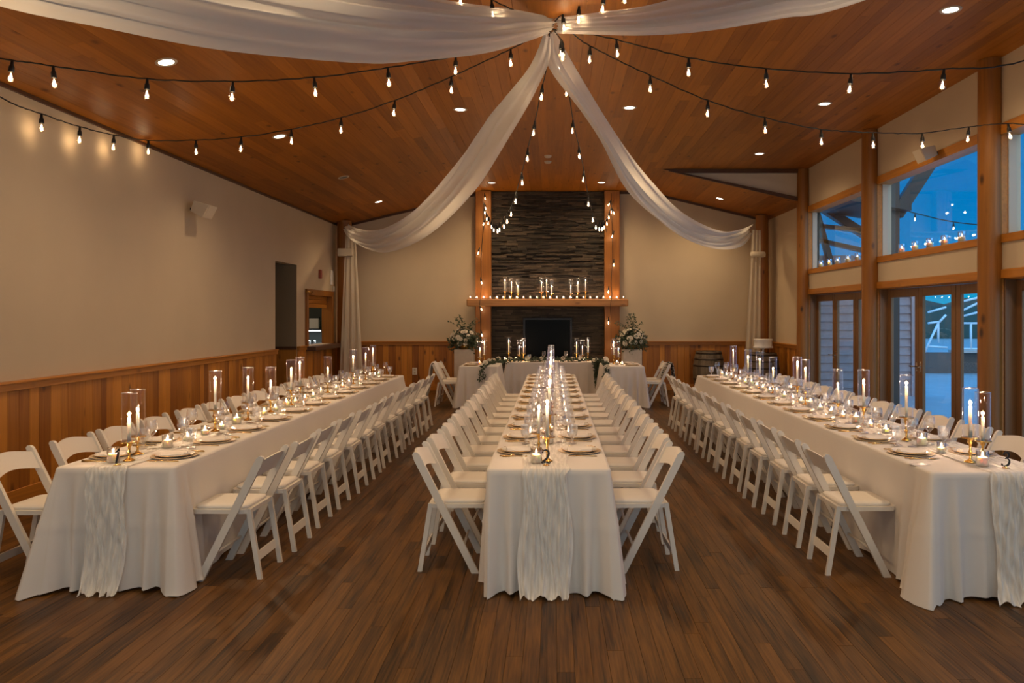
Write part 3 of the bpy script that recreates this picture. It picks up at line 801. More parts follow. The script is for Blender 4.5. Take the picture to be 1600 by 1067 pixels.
b = MB(); b.cbox(xa - .09, xa + .09, Yq - .09, Yq + .09, -.1, 5.4, .01); ext(b, 'post', tim)
p0, p1 = P(1400, 335, Yq), P(1462, 240, Yq); dd = (p1 - p0).normalized(); nn = Vector((-dd.z, 0, dd.x)) * .13
b = MB(); q = [p0 + nn, p0 - nn, p1 - nn, p1 + nn]; b.prism([(v.x, v.z) for v in q], 'y', Yq - .08, Yq + .08); ext(b, 'brace', tim)
b = MB()
ys = 17.0
p0 = P(1262, 385, ys); 
for (u0, v0, u1, v1, th) in ((1262, 310, 1360, 372, 12), (1268, 352, 1362, 362, 6), (1262, 372, 1365, 395, 6), (1275, 330, 1300, 420, 7)):
    a, c = P(u0, v0, ys), P(u1, v1, ys); d_ = (c - a).normalized(); n_ = Vector((-d_.z, 0, d_.x)) * (th * ys / F / 2 * 1.0)
    q = [a + n_, a - n_, c - n_, c + n_]; b.prism([(v.x, v.z) for v in q], 'y', ys - .1, ys + .1)
ext(b, 'rafters', tim)
b = MB(); ra = P(1262, 322, 16.9); rb = P(1345, 340, 16.9)
b.prism([(5.15, 4.1), (7.1, 3.78), (7.1, 3.9), (5.15, 4.3)], 'y', 15.2, 16.9); ext(b, 'roof_deck', tim)
# glazed pavilion far off
o = empty('pavilion', (14, 30, 0)); tag(o, 'open white-framed pavilion across the patio outside the doors', 'pavilion')
wf = plain('pale_frame', (0.75, 0.8, 0.85), rough=0.5)
b = MB()
def seg(u0, v0, u1, v1, Y=24.0, r=.035): b.tube([P(u0, v0, Y) - Vector((14, 30, 0)), P(u1, v1, Y) - Vector((14, 30, 0))], r, 6)
for s_ in ((1450, 488, 1478, 480), (1466, 505, 1478, 492), (1450, 505, 1466, 503), (1466, 503, 1466, 535), (1450, 541, 1480, 543), (1500, 472, 1532, 464), (1500, 487, 1535, 470), (1500, 495, 1560, 480), (1500, 505, 1570, 505), (1500, 545, 1570, 546), (1517, 505, 1517, 545), (1532, 505, 1532, 545), (1500, 505, 1500, 545), (1466, 505, 1440, 560)):
    seg(*s_)
b.build('frame', wf, o)
b = MB(); b.box(-3.2, 3, -6.0, -5.9, -.1, .55); b.build('low_wall', plain('patio_stone', (0.12, 0.10, 0.09), rough=.8), o)
b = MB(); b.box(-1.5, 3, -6.3, -5.7, .55, .62); b.build('ledge', plain('ledge_stone', (0.5, 0.42, 0.38), rough=.7), o)
# far trees and ridge so the horizon is not bare
b = MB(); rr = random.Random(5); top = []
for k in range(40): top.append((10 + k * 1.6, 60, 2.2 + 1.6 * rr.random()))
rows = [[(x_, y_, -1) for x_, y_, z_ in top], [(x_, y_ + .5, z_) for x_, y_, z_ in top], [(x_, y_ + 6, z_ - 1) for x_, y_, z_ in top]]
b.grid(rows); struct(b.build('hills', plain('dusk_trees', (0.03, 0.06, 0.05), rough=.9)))

# ================================================================== STRING LIGHTS
HUB = Vector((-.03, 7.3, 4.42))
def on_plan(px, py, A, B):
    k = (px - CX) / F; dX, dY = B[0] - A[0], B[1] - A[1]
    t = (k * A[1] - A[0]) / (dX - k * dY); Y_ = A[1] + t * dY
    return Vector((A[0] + t * dX, Y_, H + (CY - py) * Y_ / F))
sock_me = MB().lathe([(.001, 0), (.010, 0), (.012, -.035), (.019, -.05), (.021, -.085), (.019, -.09), (.001, -.09)], 10).mesh('socket', M['black'])
bulb_me = MB().lathe([(.012, -.085), (.017, -.098), (.026, -.122), (.029, -.14), (.027, -.155), (.018, -.168), (.001, -.173)], 12).mesh('bulb', M['bulbglass'])
fil_me = MB().lathe([(.001, -.098), (.004, -.102), (.008, -.125), (.009, -.142), (.006, -.152), (.001, -.156)], 8).mesh('filament', M['filament'])
def string_light(ctrl, bulbs, label, r=.006, n=10, swing=0.0, auto=None, drop=0.02, wall=False):
    o = empty('string_lights', ctrl[0]); tag(o, label, 'string lights', 'black string lights with clear bulbs')
    pts = catmull([Vector(p) - Vector(ctrl[0]) for p in ctrl], n)
    pts2 = [p + Vector((0, 0, rnd.uniform(-.004, .004))) for p in pts]
    MB().tube(pts2, r, 6).build('cord', M['cord'], o)
    where = []
    if auto:
        L = sum((a - c).length for a, c in zip(pts, pts[1:])); k = max(2, int(L / auto)); rs = resample(pts, k + 1)
        where = rs[1:-1]
    for p in bulbs:
        p = Vector(p) - Vector(ctrl[0])
        q = min(pts, key=lambda s_: (s_.xy - p.xy).length); where.append(q)
    for q in where:
        s_ = bpy.data.objects.new('socket', sock_me); COL.objects.link(s_); s_.parent = o
        s_.location = q + Vector((0, 0, -drop + .02)); s_.rotation_euler = (rnd.uniform(-.1, .1), rnd.uniform(-.12, .12), 0)
        for nm, me in (('bulb', bulb_me), ('filament', fil_me)):
            c = bpy.data.objects.new(nm, me); COL.objects.link(c); c.parent = s_
        point(s_, (0, 0, -.135), LIGHT_BULB, .02, WARM)
    return o
# A near, hatch side
A_, B_ = (HUB.x, HUB.y), (-4.7, 5.6)
pp = [(800, 68), (712, 88), (606, 106), (491, 121), (364, 127), (230, 123), (83, 103), (0, 91)]
ctrl = [HUB] + [on_plan(x_, y_, A_, B_) for x_, y_ in pp] + [Vector((-4.72, 5.6, 3.70))]
string_light(ctrl, [on_plan(x_, y_, A_, B_) for x_, y_ in pp[1:7]] + [Vector((-4.1, 5.82, 3.6))], 'string lights running from the ceiling hub over the near end of the table numbered one')
# B
A_, B_ = (HUB.x, HUB.y), (-4.70, 8.9)
pp = [(835, 57), (798, 77), (705, 120), (617, 157), (533, 184), (455, 202), (377, 214), (306, 219), (232, 219)]
c1 = [on_plan(x_, y_, A_, B_) for x_, y_ in pp]
c2 = [P(x_, y_, 4.70 * F / (CX - x_)) for x_, y_ in ((178, 211), (125, 198), (65, 178), (0, 152))] + [Vector((-4.7, 5.6, 3.71))]
string_light([HUB] + c1 + c2, c1[1:] + c2[:3] + [Vector((-4.7, 6.45, 3.56))], 'string lights that reach the plain cream wall and run along its top')
# C near, window side
A_, B_ = (HUB.x, HUB.y), (4.66, 5.6)
pp = [(900, 50), (963, 62), (1076, 90), (1197, 107), (1330, 115), (1475, 108), (1600, 95)]
c1 = [on_plan(x_, y_, A_, B_) for x_, y_ in pp]
string_light([HUB] + c1 + [Vector((4.66, 5.6, 4.0))], c1[1:6], 'uppermost string lights on the window side, running to the near log post')
# D
pp = [(890, 50), (922, 72), (1016, 118), (1106, 157), (1195, 184), (1283, 202), (1364, 207), (1441, 208)]
A_, B_ = (HUB.x, HUB.y), (4.4, 8.3)
c1 = [on_plan(x_, y_, A_, B_) for x_, y_ in pp]
c2 = [P(1514, 198, 8.15), P(1575, 193, 7.85), P(1680, 188, 6.9), Vector((4.66, 5.4, 3.75))]
string_light([HUB] + c1 + c2, c1[1:] + c2[:3], 'lower string lights on the window side, crossing in front of the middle window bay')
# E, F to the fireplace
A_, B_ = (HUB.x, HUB.y), (-1.55, 17.0)
pp = [(853, 110), (845, 143), (838, 180), (826, 226), (811, 285), (797, 325), (776, 350), (762, 336)]
c1 = [on_plan(x_, y_, A_, B_) for x_, y_ in pp]
string_light([HUB] + c1 + [Vector((-1.56, 17.05, 4.25))], [], 'string lights sagging from the hub to the fireplace post on the hatch side', auto=.64)
A_, B_ = (HUB.x, HUB.y), (1.33, 17.0)
pp = [(880, 105), (888, 140), (896, 190), (906, 235), (913, 270), (919, 305), (930, 342), (945, 345), (953, 328)]
c1 = [on_plan(x_, y_, A_, B_) for x_, y_ in pp]
string_light([HUB] + c1 + [Vector((1.34, 17.05, 4.25))], [], 'string lights sagging from the hub to the fireplace post on the window side', auto=.64)
# vertical runs down the fireplace posts
def post_string(pp, bb, label):
    c = [P(x_, y_, 17.04 if not 455 < y_ < 490 else 16.86) for x_, y_ in pp]
    string_light(c, [P(x_, y_, 17.04) for x_, y_ in bb], label, r=.006, n=5, auto=None)
    o = COL.objects[-1]
def post_string(pp, bb, label):
    c = [P(x_, y_, 17.07 if not 455 < y_ < 490 else 16.86) for x_, y_ in pp]
    o = empty('string_lights', c[0]); tag(o, label, 'string lights', 'black string lights with clear bulbs')
    pts = catmull([p - c[0] for p in c], 5); MB().tube(pts, .006, 6).build('cord', M['cord'], o)
    for x_, y_ in bb:
        q = P(x_, y_, 17.02) - c[0] + Vector((0, -.03, .14))
        s_ = bpy.data.objects.new('socket', sock_me); COL.objects.link(s_); s_.parent = o; s_.location = q; s_.rotation_euler = (-.15, rnd.uniform(-.5, .5), 0)
        for nm, me in (('bulb', bulb_me), ('filament', fil_me)):
            cc = bpy.data.objects.new(nm, me); COL.objects.link(cc); cc.parent = s_
        point(s_, (0, 0, -.135), LIGHT_BULB, .02, WARM)
post_string([(754, 302), (756, 345), (752, 395), (752, 440), (751, 462), (750, 470), (750, 482), (752, 530)], [(757, 312), (757, 327), (759, 352), (750, 397), (751, 443), (749, 485), (751, 525)], 'string lights hanging down the fireplace post on the hatch side')
post_string([(955, 302), (956, 345), (957, 400), (955, 440), (956, 462), (955, 470), (954, 482), (955, 545)], [(955, 322), (955, 335), (959, 371), (959, 415), (951, 457), (951, 505), (957, 540)], 'string lights hanging down the fireplace post on the window side')
# overhead strings towards the camera
A_, B_ = (HUB.x, HUB.y), (-4.6, 1.4)
c1 = [on_plan(x_, y_, A_, B_) for x_, y_ in ((815, 22), (768, 0), (720, -22))]
string_light([HUB] + c1 + [Vector((-2.0, 4.77, 4.15)), Vector((-4.6, 1.4, 3.75))], [c1[1], c1[2], Vector((-1.7, 5.1, 4.2)), Vector((-2.6, 4.0, 4.0)), Vector((-3.3, 3.0, 3.9))], 'string lights rising off the top of the picture from the hub, hatch side')
A_, B_ = (HUB.x, HUB.y), (4.6, 1.4)
c1 = [on_plan(x_, y_, A_, B_) for x_, y_ in ((879, 21), (905, 8), (944, -10), (975, -24))]
string_light([HUB] + c1 + [Vector((2.0, 4.77, 4.2)), Vector((4.6, 1.4, 4.1))], c1 + [Vector((1.7, 5.1, 4.2)), Vector((2.6, 4.0, 4.1)), Vector((3.3, 3.0, 4.0))], 'string lights rising off the top of the picture from the hub, window side')
cc = [P(866, 48, 7.25), P(877, 62, 7.2), P(880, 68, 7.2), P(877, 74, 7.2)]
string_light(cc, cc[1:], 'short bunched end of string lights dangling at the hub', n=4, r=.005)
# patio string outside
Yp = 16.0
cc = [P(1402, 322, Yp), P(1430, 333, Yp), P(1490, 347, Yp), P(1545, 352, Yp)]
string_light(cc, [cc[1], cc[2]], 'string lights with bulbs hanging outside beyond the middle upper window', r=.012, n=5)

# ================================================================== SWAGS AND CURTAINS
def swag(name, lower, upper, label, amp=.05, folds=7, nseg=90, nrow=22, mat='sheer'):
    lo = resample(catmull(lower, 12), nseg); up = resample(catmull(upper, 12), nseg); rows = []
    for j in range(nrow + 1):
        v = j / nrow; row = []
        for i in range(nseg):
            a, c = lo[i], up[i]; p = a.lerp(c, v); d_ = lo[min(i + 1, nseg - 1)] - lo[max(i - 1, 0)]; d_.z = 0
            n_ = Vector((-d_.y, d_.x, 0)); n_.normalize() if n_.length > 1e-6 else None
            wdt = (c - a).length; u = i / (nseg - 1)
            off = amp * min(1, wdt / .4) * (math.sin(v * folds * 2 * PI + 2.2 * math.sin(u * 3.1) + u * 2) * .6 + .4 * math.sin(v * folds * 4.7 * PI + u * 5)) * (0.35 + .65 * math.sin(PI * min(max(v, .0), 1)))
            belly = .16 * min(1, wdt / .4) * math.sin(PI * v)
            row.append(p + n_ * (off + belly))
        rows.append(row)
    b = MB(); b.grid(rows)
    o = b.build(name, M[mat], fix=False); tag(o, label, 'drapery', 'white swags from the ceiling hub')
    return o
A_ = (HUB.x, HUB.y)
B_ = (-4.7, 1.3)
lo = [on_plan(x_, y_, A_, B_) for x_, y_ in ((858, 52), (820, 66), (750, 85), (640, 97), (560, 100), (350, 80), (150, 42), (0, 10))] + [P(-260, -75, 2.95), Vector((-4.7, 1.3, 3.45))]
up = [on_plan(x_, y_, A_, B_) for x_, y_ in ((858, 26), (800, 14), (690, 0))] + [Vector((-1.83, 4.99, 3.98)), Vector((-2.74, 3.81, 3.85)), Vector((-4.7, 1.3, 3.75))]
swag('fabric_swag', lo, up, 'widest white sheer swag crossing the top of the picture on the hatch side', amp=.10, folds=8)
B_ = (4.75, 1.3)
lo = [on_plan(x_, y_, A_, B_) for x_, y_ in ((864, 52), (900, 53), (1000, 55), (1100, 48), (1220, 28), (1350, 0))] + [Vector((3.3, 3.05, 3.72)), Vector((4.75, 1.3, 3.9))]
up = [on_plan(x_, y_, A_, B_) for x_, y_ in ((864, 28), (940, 18), (1040, 0))] + [Vector((1.95, 4.81, 4.08)), Vector((3.3, 3.05, 4.1)), Vector((4.75, 1.3, 4.2))]
swag('fabric_swag', lo, up, 'white sheer swag leaving the top of the picture on the window side', amp=.06, folds=6)
B_ = (-4.45, 16.6)
lo = [on_plan(x_, y_, A_, B_) for x_, y_ in ((861, 60), (859, 95), (845, 128), (821, 176), (767, 268), (742, 302), (700, 345), (660, 374), (620, 391), (590, 394), (560, 382), (548, 366))]
up = [on_plan(x_, y_, A_, B_) for x_, y_ in ((857, 48), (845, 92), (812, 140), (756, 208), (722, 252), (690, 290), (655, 325), (620, 348), (585, 360), (556, 356), (546, 350))]
swag('fabric_swag', lo, up, 'white sheer swag falling from the hub to the corner log post by the serving hatch', amp=.085, folds=4)
B_ = (4.42, 16.6)
lo = [on_plan(x_, y_, A_, B_) for x_, y_ in ((863, 60), (868, 95), (880, 123), (914, 171), (950, 224), (992, 298), (1030, 340), (1080, 377), (1128, 390), (1160, 384), (1176, 366))]
up = [on_plan(x_, y_, A_, B_) for x_, y_ in ((866, 48), (880, 70), (908, 118), (945, 180), (984, 239), (1020, 285), (1060, 328), (1100, 352), (1135, 362), (1165, 356), (1178, 350))]
swag('fabric_swag', lo, up, 'white sheer swag falling from the hub to the corner log post behind the cake', amp=.085, folds=4)

def curtain(x0a, x1a, x0b, x1b, ztop, y, label, n=50):
    rows = []
    for j in range(25):
        v = j / 24; z = ztop * (1 - v) + .01 * v; a = x0a + (x0b - x0a) * v; c = x1a + (x1b - x1a) * v; pinch = 1
        rows.append([Vector((a + (c - a) * i / n, y + .028 * math.sin(i / n * 2 * PI * 3 + v) * (0.5 + .5 * v) + .006 * math.sin(i * 1.7), z)) for i in range(n + 1)])
    b = MB(); b.grid(rows); o = b.build('corner_curtain', M['curtain'], fix=False); tag(o, label, 'curtain', 'curtains tied to the corner posts'); return o
curtain(-4.46, -4.26, -4.62, -4.08, 3.62, 16.55, 'long sheer cream curtain hanging from the log post by the serving hatch')
curtain(4.30, 4.50, 4.12, 4.50, 3.55, 16.62, 'long sheer cream curtain hanging from the log post behind the cake')
b = MB(); b.lathe([(.12, -.06), (.15, -.05), (.155, .0), (.15, .05), (.12, .06)], 16); o = b.build('fabric_tie', M['curtain'], loc=(4.44, 16.64, 3.02)); o.scale = (1.1, .7, 1); tag(o, 'gathered fabric band tied around the curtain behind the cake', 'fabric tie')

# ================================================================== TABLES
TOP = .76
def tablecloth(x0, x1, y0, y1, label, seed, top=TOP, flare=.030, corner=.13, crease=True, group='white tablecloths reaching the floor', res=.016, sidef=.014):
    R = random.Random(seed); r = .03; per = []
    if not isinstance(corner, tuple): corner = (corner, corner)
    def arc(cx, cy, a0):
        for k in range(7):
            a = a0 + (PI / 2) * k / 6; per.append((cx + r * math.cos(a), cy + r * math.sin(a), math.cos(a), math.sin(a)))
    def line(xa, ya, xb, yb, nx, ny):
        L = math.hypot(xb - xa, yb - ya); n = max(2, int(L / res))
        for k in range(1, n): per.append((xa + (xb - xa) * k / n, ya + (yb - ya) * k / n, nx, ny))
    arc(x0 + r, y0 + r, PI); line(x0 + r, y0, x1 - r, y0, 0, -1); arc(x1 - r, y0 + r, -PI / 2)
    line(x1, y0 + r, x1, y1 - r, 1, 0); arc(x1 - r, y1 - r, 0); line(x1 - r, y1, x0 + r, y1, 0, 1); arc(x0 + r, y1 - r, PI / 2); line(x0, y1 - r, x0, y0 + r, -1, 0)
    ph = [R.random() * 6 for _ in range(6)]; cs = [(x0, y0), (x1, y0), (x1, y1), (x0, y1)]
    rows = []; nr = 26
    for j in range(nr + 1):
        v = j / nr; row = []
        z = top - .012 - (top - .012) * v
        for (px, py, nx, ny) in per:
            dc, (ca, cb) = min((math.hypot(px - a, py - c), (a, c)) for a, c in cs)
            s = px * abs(ny) + py * abs(nx) + .5 * nx
            fold = math.sin(s * 8 + ph[0]) * .5 + .35 * math.sin(s * 15 + ph[1]) + .3 * math.sin(s * 29 + ph[2])
            off = flare * (1 - math.exp(-v * 2.0)) + sidef * fold * v ** 1.2
            near = math.exp(-(dc / .35) ** 2)
            cone = math.exp(-(dc / .055) ** 2)
            off += near * v * (.075 * math.exp(-((dc - .15) / .026) ** 2) - .060 * math.exp(-((dc - .095) / .022) ** 2) - .030 * math.exp(-((dc - .22) / .04) ** 2))
            off += .03 * v * math.exp(-((dc - .31) / .03) ** 2)
            if abs(nx) > .5: off += corner[0 if ca < (x0 + x1) / 2 else 1] * v * math.exp(-((dc - .07) / .065) ** 2)
            off = max(off, .003)
            if crease and abs(v - .46) < .021: off += .0045
            ex = cone * (.01 + .25 * corner[0 if ca < (x0 + x1) / 2 else 1]) * v; dgx = (1 if ca > (x0 + x1) / 2 else -1); dgy = (1 if cb > (y0 + y1) / 2 else -1)
            zz = z + (.010 * math.sin(s * 13 + ph[3]) * v ** 3)
            if j == nr: zz = max(.004, .014 + .010 * math.sin(s * 11 + ph[4]) - .012 * cone)
            row.append(Vector((px + nx * off + dgx * ex * .95, py + ny * off + dgy * (ex * .3 + cone * v * .10), zz)))
            continue
            row.append(Vector((px + nx * off, py + ny * off, zz)))
        rows.append(row)
    # top: rounded lip then flat
    lip = [Vector((px - nx * .004, py - ny * .004, top - .003)) for px, py, nx, ny in per]
    ins = [Vector((px - nx * .014, py - ny * .014, top)) for px, py, nx, ny in per]
    b = MB(); b.grid([ins, lip] + rows, closed=True)
    k = len(b.v); b.v += [tuple(p) for p in ins]; b.f.append(list(range(k, k + len(ins)))); b.m.append(0); b.sm.append(False)
    o = b.build('tablecloth', M['cloth'])
    tag(o, label, 'tablecloth', group); return o

TB = {'one': (-3.09, -2.35, 4.76, 12.1, 5.12, .60), 'two': (-.406, .353, 4.70, 12.28, 5.30, .60), 'three': (2.263, 3.02, 4.60, 12.08, 5.22, .59)}
CORN = {'one': (.17, .10), 'two': (-.03, .07), 'three': (.15, .2)}
WHERE = {'one': 'the plain-wall table', 'two': 'the middle table', 'three': 'the door-side table'}
for k, lab in (('one', 'white linen cloth on the long table numbered one, nearest the plain wall'), ('two', 'white linen cloth on the long middle table facing the camera'), ('three', 'white linen cloth on the long table numbered three, nearest the glass doors')):
    t = TB[k]; tablecloth(t[0], t[1], t[2], t[3], lab, hash(k) % 7 if False else len(k), corner=CORN[k])

def runner(xc, wd, y0, y1, label, seed, hang=True):
    R = random.Random(seed); rows = []; n = 56; ph = [R.random() * 6 for _ in range(4)]
    path = []
    if hang:
        for k in range(34):
            v = k / 33; path.append((y0 - .016 - .045 * (1 - math.exp(-v * 2.0)) - (.06 * v ** 8), .012 + (TOP - .012) * (1 - v), 1 - v, v))
        path = path[::-1]
    L = y1 - y0; m = int(L / .05)
    for k in range(m + 1): path.append((y0 + .0 + L * k / m, TOP + .004, 1, 0))
    for (y, z, _a, v) in path:
        row = []
        for i in range(n + 1):
            u = i / n - .5; a = .012 if v > 0 else .0022
            q = y * (1 if v == 0 else 0) + z * (0 if v == 0 else 1)
            f = math.sin(u * 46 + 1.5 * math.sin(q * 5 + ph[0]) + ph[1]) * .6 + .5 * math.sin(u * 83 + q * 9) + .3 * math.sin(q * 40 + u * 20)
            x_ = xc + u * wd * (1 + .06 * math.sin(q * 6 + ph[2])) + .012 * math.sin(q * 9 + u * 8 + ph[3])
            if v > 0: row.append(Vector((x_, y - .006 - a * abs(f) - a * f, max(.006, z - (.02 * math.sin(u * 20) * v ** 6)))))
            else: row.append(Vector((x_, y, z + a * (f + 1.2))))
        rows.append(row)
    b = MB(); b.grid(rows); o = b.build('table_runner', M['gauze'], fix=False); tag(o, label, 'table runner', 'gauzy table runners'); return o
runner(-2.745, .24, 4.76, 12.08, 'gauzy white runner hanging to the floor from the table numbered one', 1)
runner(-.045, .30, 4.70, 12.18, 'gauzy white runner hanging to the floor from the middle table', 2)
runner(2.78, .34, 4.60, 12.06, 'gauzy white runner hanging to the floor from the table numbered three', 3)

# ================================================================== CHAIRS
def make_chair():
    o = empty('folding_chair')
    wm = M['white']
    for s_ in (-1, 1):
        b = MB(); b.prism([(-.022, 0.0), (.028, 0.0), (.405, .745), (.418, .785), (.408, .80), (.388, .80), (.370, .785)], 'y', s_ * .215 - .013, s_ * .215 + .013); b.build('leg', wm, o)
        b = MB(); b.prism([(.360, 0.0), (.390, 0.0), (.318, .452), (.286, .452)], 'y', s_ * .172 - .012, s_ * .172 + .012); b.build('leg', wm, o)
    b = MB(); b.prism([(.340, .105), (.352, .105), (.344, .16), (.332, .16)], 'y', -.162, .162)
    b.build('stretcher', wm, o)
    b = MB(); b.tube([(.085, -.205, .165), (.085, .205, .165)], .009, 8); b.build('stretcher', wm, o)
    # seat frame with rounded front and cushion
    def outline(hw, x0, x1, r, n=6):
        pts = []
        for (cx, cy, a0) in ((x0 + r, -hw + r, PI), (x1 - r, -hw + r, 1.5 * PI), (x1 - r, hw - r, 0), (x0 + r, hw - r, .5 * PI)):
            for k in range(n): a = a0 + .5 * PI * k / (n - 1); pts.append((cx + r * math.cos(a), cy + r * math.sin(a)))
        return pts
    b = MB(); b.prism(outline(.198, -.075, .315, .05), 'z', .425, .452); b.build('seat_frame', wm, o)
    b = MB(); rows = []
    for (ins, z) in ((.012, .4525), (.006, .462), (.012, .472), (.04, .478), (.10, .481)):
        rows.append([Vector((x_, y_, z)) for x_, y_ in outline(.183 - ins, -.062 + ins, .300 - ins, max(.045 - ins * .3, .01))])
    b.grid(rows, closed=True); k = len(b.v); b.v += [tuple(p) for p in rows[-1]]; b.f.append(list(range(k, k + len(rows[-1])))); b.m.append(0); b.sm.append(True)
    b.build('seat_pad', M['vinyl'], o)
    rows = []
    n = 16
    def pt(y, z, t):
        u = .40 * z / .80 + .008 + .030 * math.cos(PI * y / .40) - t; return Vector((u, y, z))
    for side in range(2):
        pass
    R = []
    for (fz, t) in ((0, 0), (1, 0), (1, .014), (0, .014), (0, 0)):
        R.append([pt(-.203 + .406 * k / n, (.645 + fz * .115) + .028 * math.cos(PI * (-.5 + k / n)), t) for k in range(n + 1)])
    b = MB(); b.grid(R, smooth=False); b.build('backrest', wm, o)
    return o
chair0 = make_chair(); used = [False]
def place_chair(x_, y_, rz, label, group):
    if not used[0]: c = chair0; used[0] = True
    else: c = copy_tree(chair0)
    c.location = (x_, y_, 0); c.rotation_euler = (0, 0, rz); tag(c, label, 'chair', group); return c
SIDES = {('one', -1): 'the wall side', ('one', 1): 'the aisle side', ('two', -1): 'the hatch side', ('two', 1): 'the window side', ('three', -1): 'the aisle side', ('three', 1): 'the door side'}
crnd = random.Random(3)
for k, t in TB.items():
    for s_ in (-1, 1):
        for i in range(12):
            y_ = t[4] + t[5] * i + crnd.uniform(-.025, .025)
            xx = (t[1] + .085 if s_ > 0 else t[0] - .085) + s_ * crnd.uniform(0, .03)
            if i == 0 and k == 'one' and s_ == -1: xx -= .04
            place_chair(xx, y_, (0 if s_ > 0 else PI) + crnd.uniform(-.03, .03), f'white folding chair, {ordn(i)} from the camera on {SIDES[(k, s_)]} of {WHERE[k]}', f'white folding chairs along {WHERE[k]}')

# ================================================================== PLACE SETTINGS
def one(me, name):
    o = bpy.data.objects.new(name, me); COL.objects.link(o); return o
b = MB(); b.lathe([(.001, .004), (.105, .004), (.148, .013), (.150, .011), (.118, .0), (.001, .0)], 28)
charger_me = b.mesh('charger_plate', M['charger'])
b = MB(); b.lathe([(.001, .005), (.085, .006), (.118, .017), (.1205, .0175)], 28); b.mi = 1; b.lathe([(.1205, .0175), (.1245, .0165), (.123, .0145)], 28); b.mi = 0; b.lathe([(.123, .0145), (.09, .0), (.001, .0)], 28)
plate_me = b.mesh('dinner_plate', [M['china'], M['goldrim']])
b = MB(); rows = []
for j in range(9):
    v = j / 8 - .5
    rows.append([Vector((u_ * .17 * (1 - .12 * abs(v)), v * .095 + .004 * math.sin(u_ * 12), .009 + .006 * math.sin(j * 2.2 + u_ * 5) + .012 * math.cos(PI * v))) for u_ in [i / 12 - .5 for i in range(13)]])
b.grid(rows); rows2 = [[Vector((p.x, p.y, .001)) for p in r] for r in rows]
b.grid([rows[0], rows2[0]]); b.grid([rows[-1], rows2[-1]]); b.grid([[r[0] for r in rows], [r[0] for r in rows2]]); b.grid([[r[-1] for r in rows], [r[-1] for r in rows2]])
napkin_me = b.mesh('folded_napkin', M['napkin'])
def flat_prism(poly, th): return MB().prism(poly, 'z', 0, th)
b = MB(); b.tube([(-.10, 0, .003), (-.03, 0, .004), (.04, 0, .006)], [.0045, .003, .0035], 6); b.cbox(.035, .062, -.011, .011, .003, .006, .001)
for q in (-.0085, -.003, .003, .0085): b.cbox(.060, .105, q - .0016, q + .0016, .003, .0055, .0005)
fork_me = b.mesh('fork', M['gold'])
b = MB(); b.tube([(-.11, 0, .004), (-.01, 0, .005)], [.0045, .0055], 6); b.prism([(-.01, -.005), (.10, -.010), (.118, .0), (.11, .006), (-.01, .005)], 'z', .002, .0045)
knife_me = b.mesh('knife', M['gold'])
b = MB(); b.tube([(-.09, 0, .003), (.035, 0, .006)], [.0045, .003], 6); b.sphere((.058, 0, .005), .026, 10, 6, (1, .65, .12)); spoon_me = b.mesh('spoon', M['gold'])
wine_me = MB().lathe([(.001, .001), (.034, .0), (.034, .002), (.006, .008), (.004, .02), (.004, .085), (.012, .095), (.033, .12), (.040, .15), (.037, .185), (.032, .205)], 18).mesh('wine_glass', M['glass'])
gob_me = MB().lathe([(.001, .001), (.032, .0), (.032, .004), (.010, .012), (.009, .035), (.020, .045), (.034, .06), (.038, .085), (.040, .12), (.041, .135)], 14, smooth=False).mesh('goblet', M['cutglass'])
srnd = random.Random(9)
SIDEN = {('one', -1): 'wall side', ('one', 1): 'aisle side', ('two', -1): 'hatch side', ('two', 1): 'window side', ('three', -1): 'aisle side', ('three', 1): 'door side'}
def setting(cx, cyy, z, s_, xe, place, grp, glasses=True, midx=None, step=.6):
    """s_: +1 the guest sits at larger x; xe: table edge"""
    c = one(charger_me, 'charger_plate'); c.location = (cx, cyy, z + .0005); tag(c, 'gold-edged cream charger ' + place, 'charger plate', 'charger plates ' + grp)
    p = one(plate_me, 'dinner_plate'); p.location = (cx, cyy, z + .006); tag(p, 'gold-rimmed white plate ' + place, 'plate', 'dinner plates ' + grp)
    n_ = one(napkin_me, 'folded_napkin'); n_.location = (cx, cyy, z + .0125); n_.rotation_euler = (0, 0, (0 if s_ > 0 else PI) + srnd.uniform(-.2, .2)); tag(n_, 'white napkin on the plate ' + place, 'napkin', 'napkins ' + grp)
    for me, nm, dy in ((fork_me, 'fork', -.178), (knife_me, 'knife', .172), (spoon_me, 'spoon', .197)):
        q = one(me, nm); q.location = (cx + s_ * .01, cyy + dy * s_ + srnd.uniform(-.004, .004), z + .001); q.rotation_euler = (0, 0, (PI if s_ > 0 else 0) + srnd.uniform(-.05, .05))
        tag(q, f'gold {nm} beside the plate ' + place, nm, f'gold cutlery ' + grp)
for k, t in TB.items():
    xm = (t[0] + t[1]) / 2
    for s_ in (-1, 1):
        xe = t[1] if s_ > 0 else t[0]
        for i in range(12):
            yy = t[4] + t[5] * i
            place = f'{ordn(i)} from the camera, {SIDEN[(k, s_)]} of {WHERE[k]}'
            setting(xe - s_ * .17, yy, TOP + .004 - .004, s_, xe, place, f'on {WHERE[k]}')
            ym = yy + t[5] / 2
            w_ = one(wine_me, 'wine_glass'); w_.location = (xm + s_ * .085, ym + s_ * .052, TOP + .008); tag(w_, 'clear wine glass ' + place, 'wine glass', f'wine glasses on {WHERE[k]}')
            g_ = one(gob_me, 'water_goblet'); g_.location = (xm + s_ * .168, ym + srnd.uniform(-.01, .01), TOP + .008); tag(g_, 'short ribbed goblet ' + place, 'goblet', f'ribbed goblets on {WHERE[k]}')

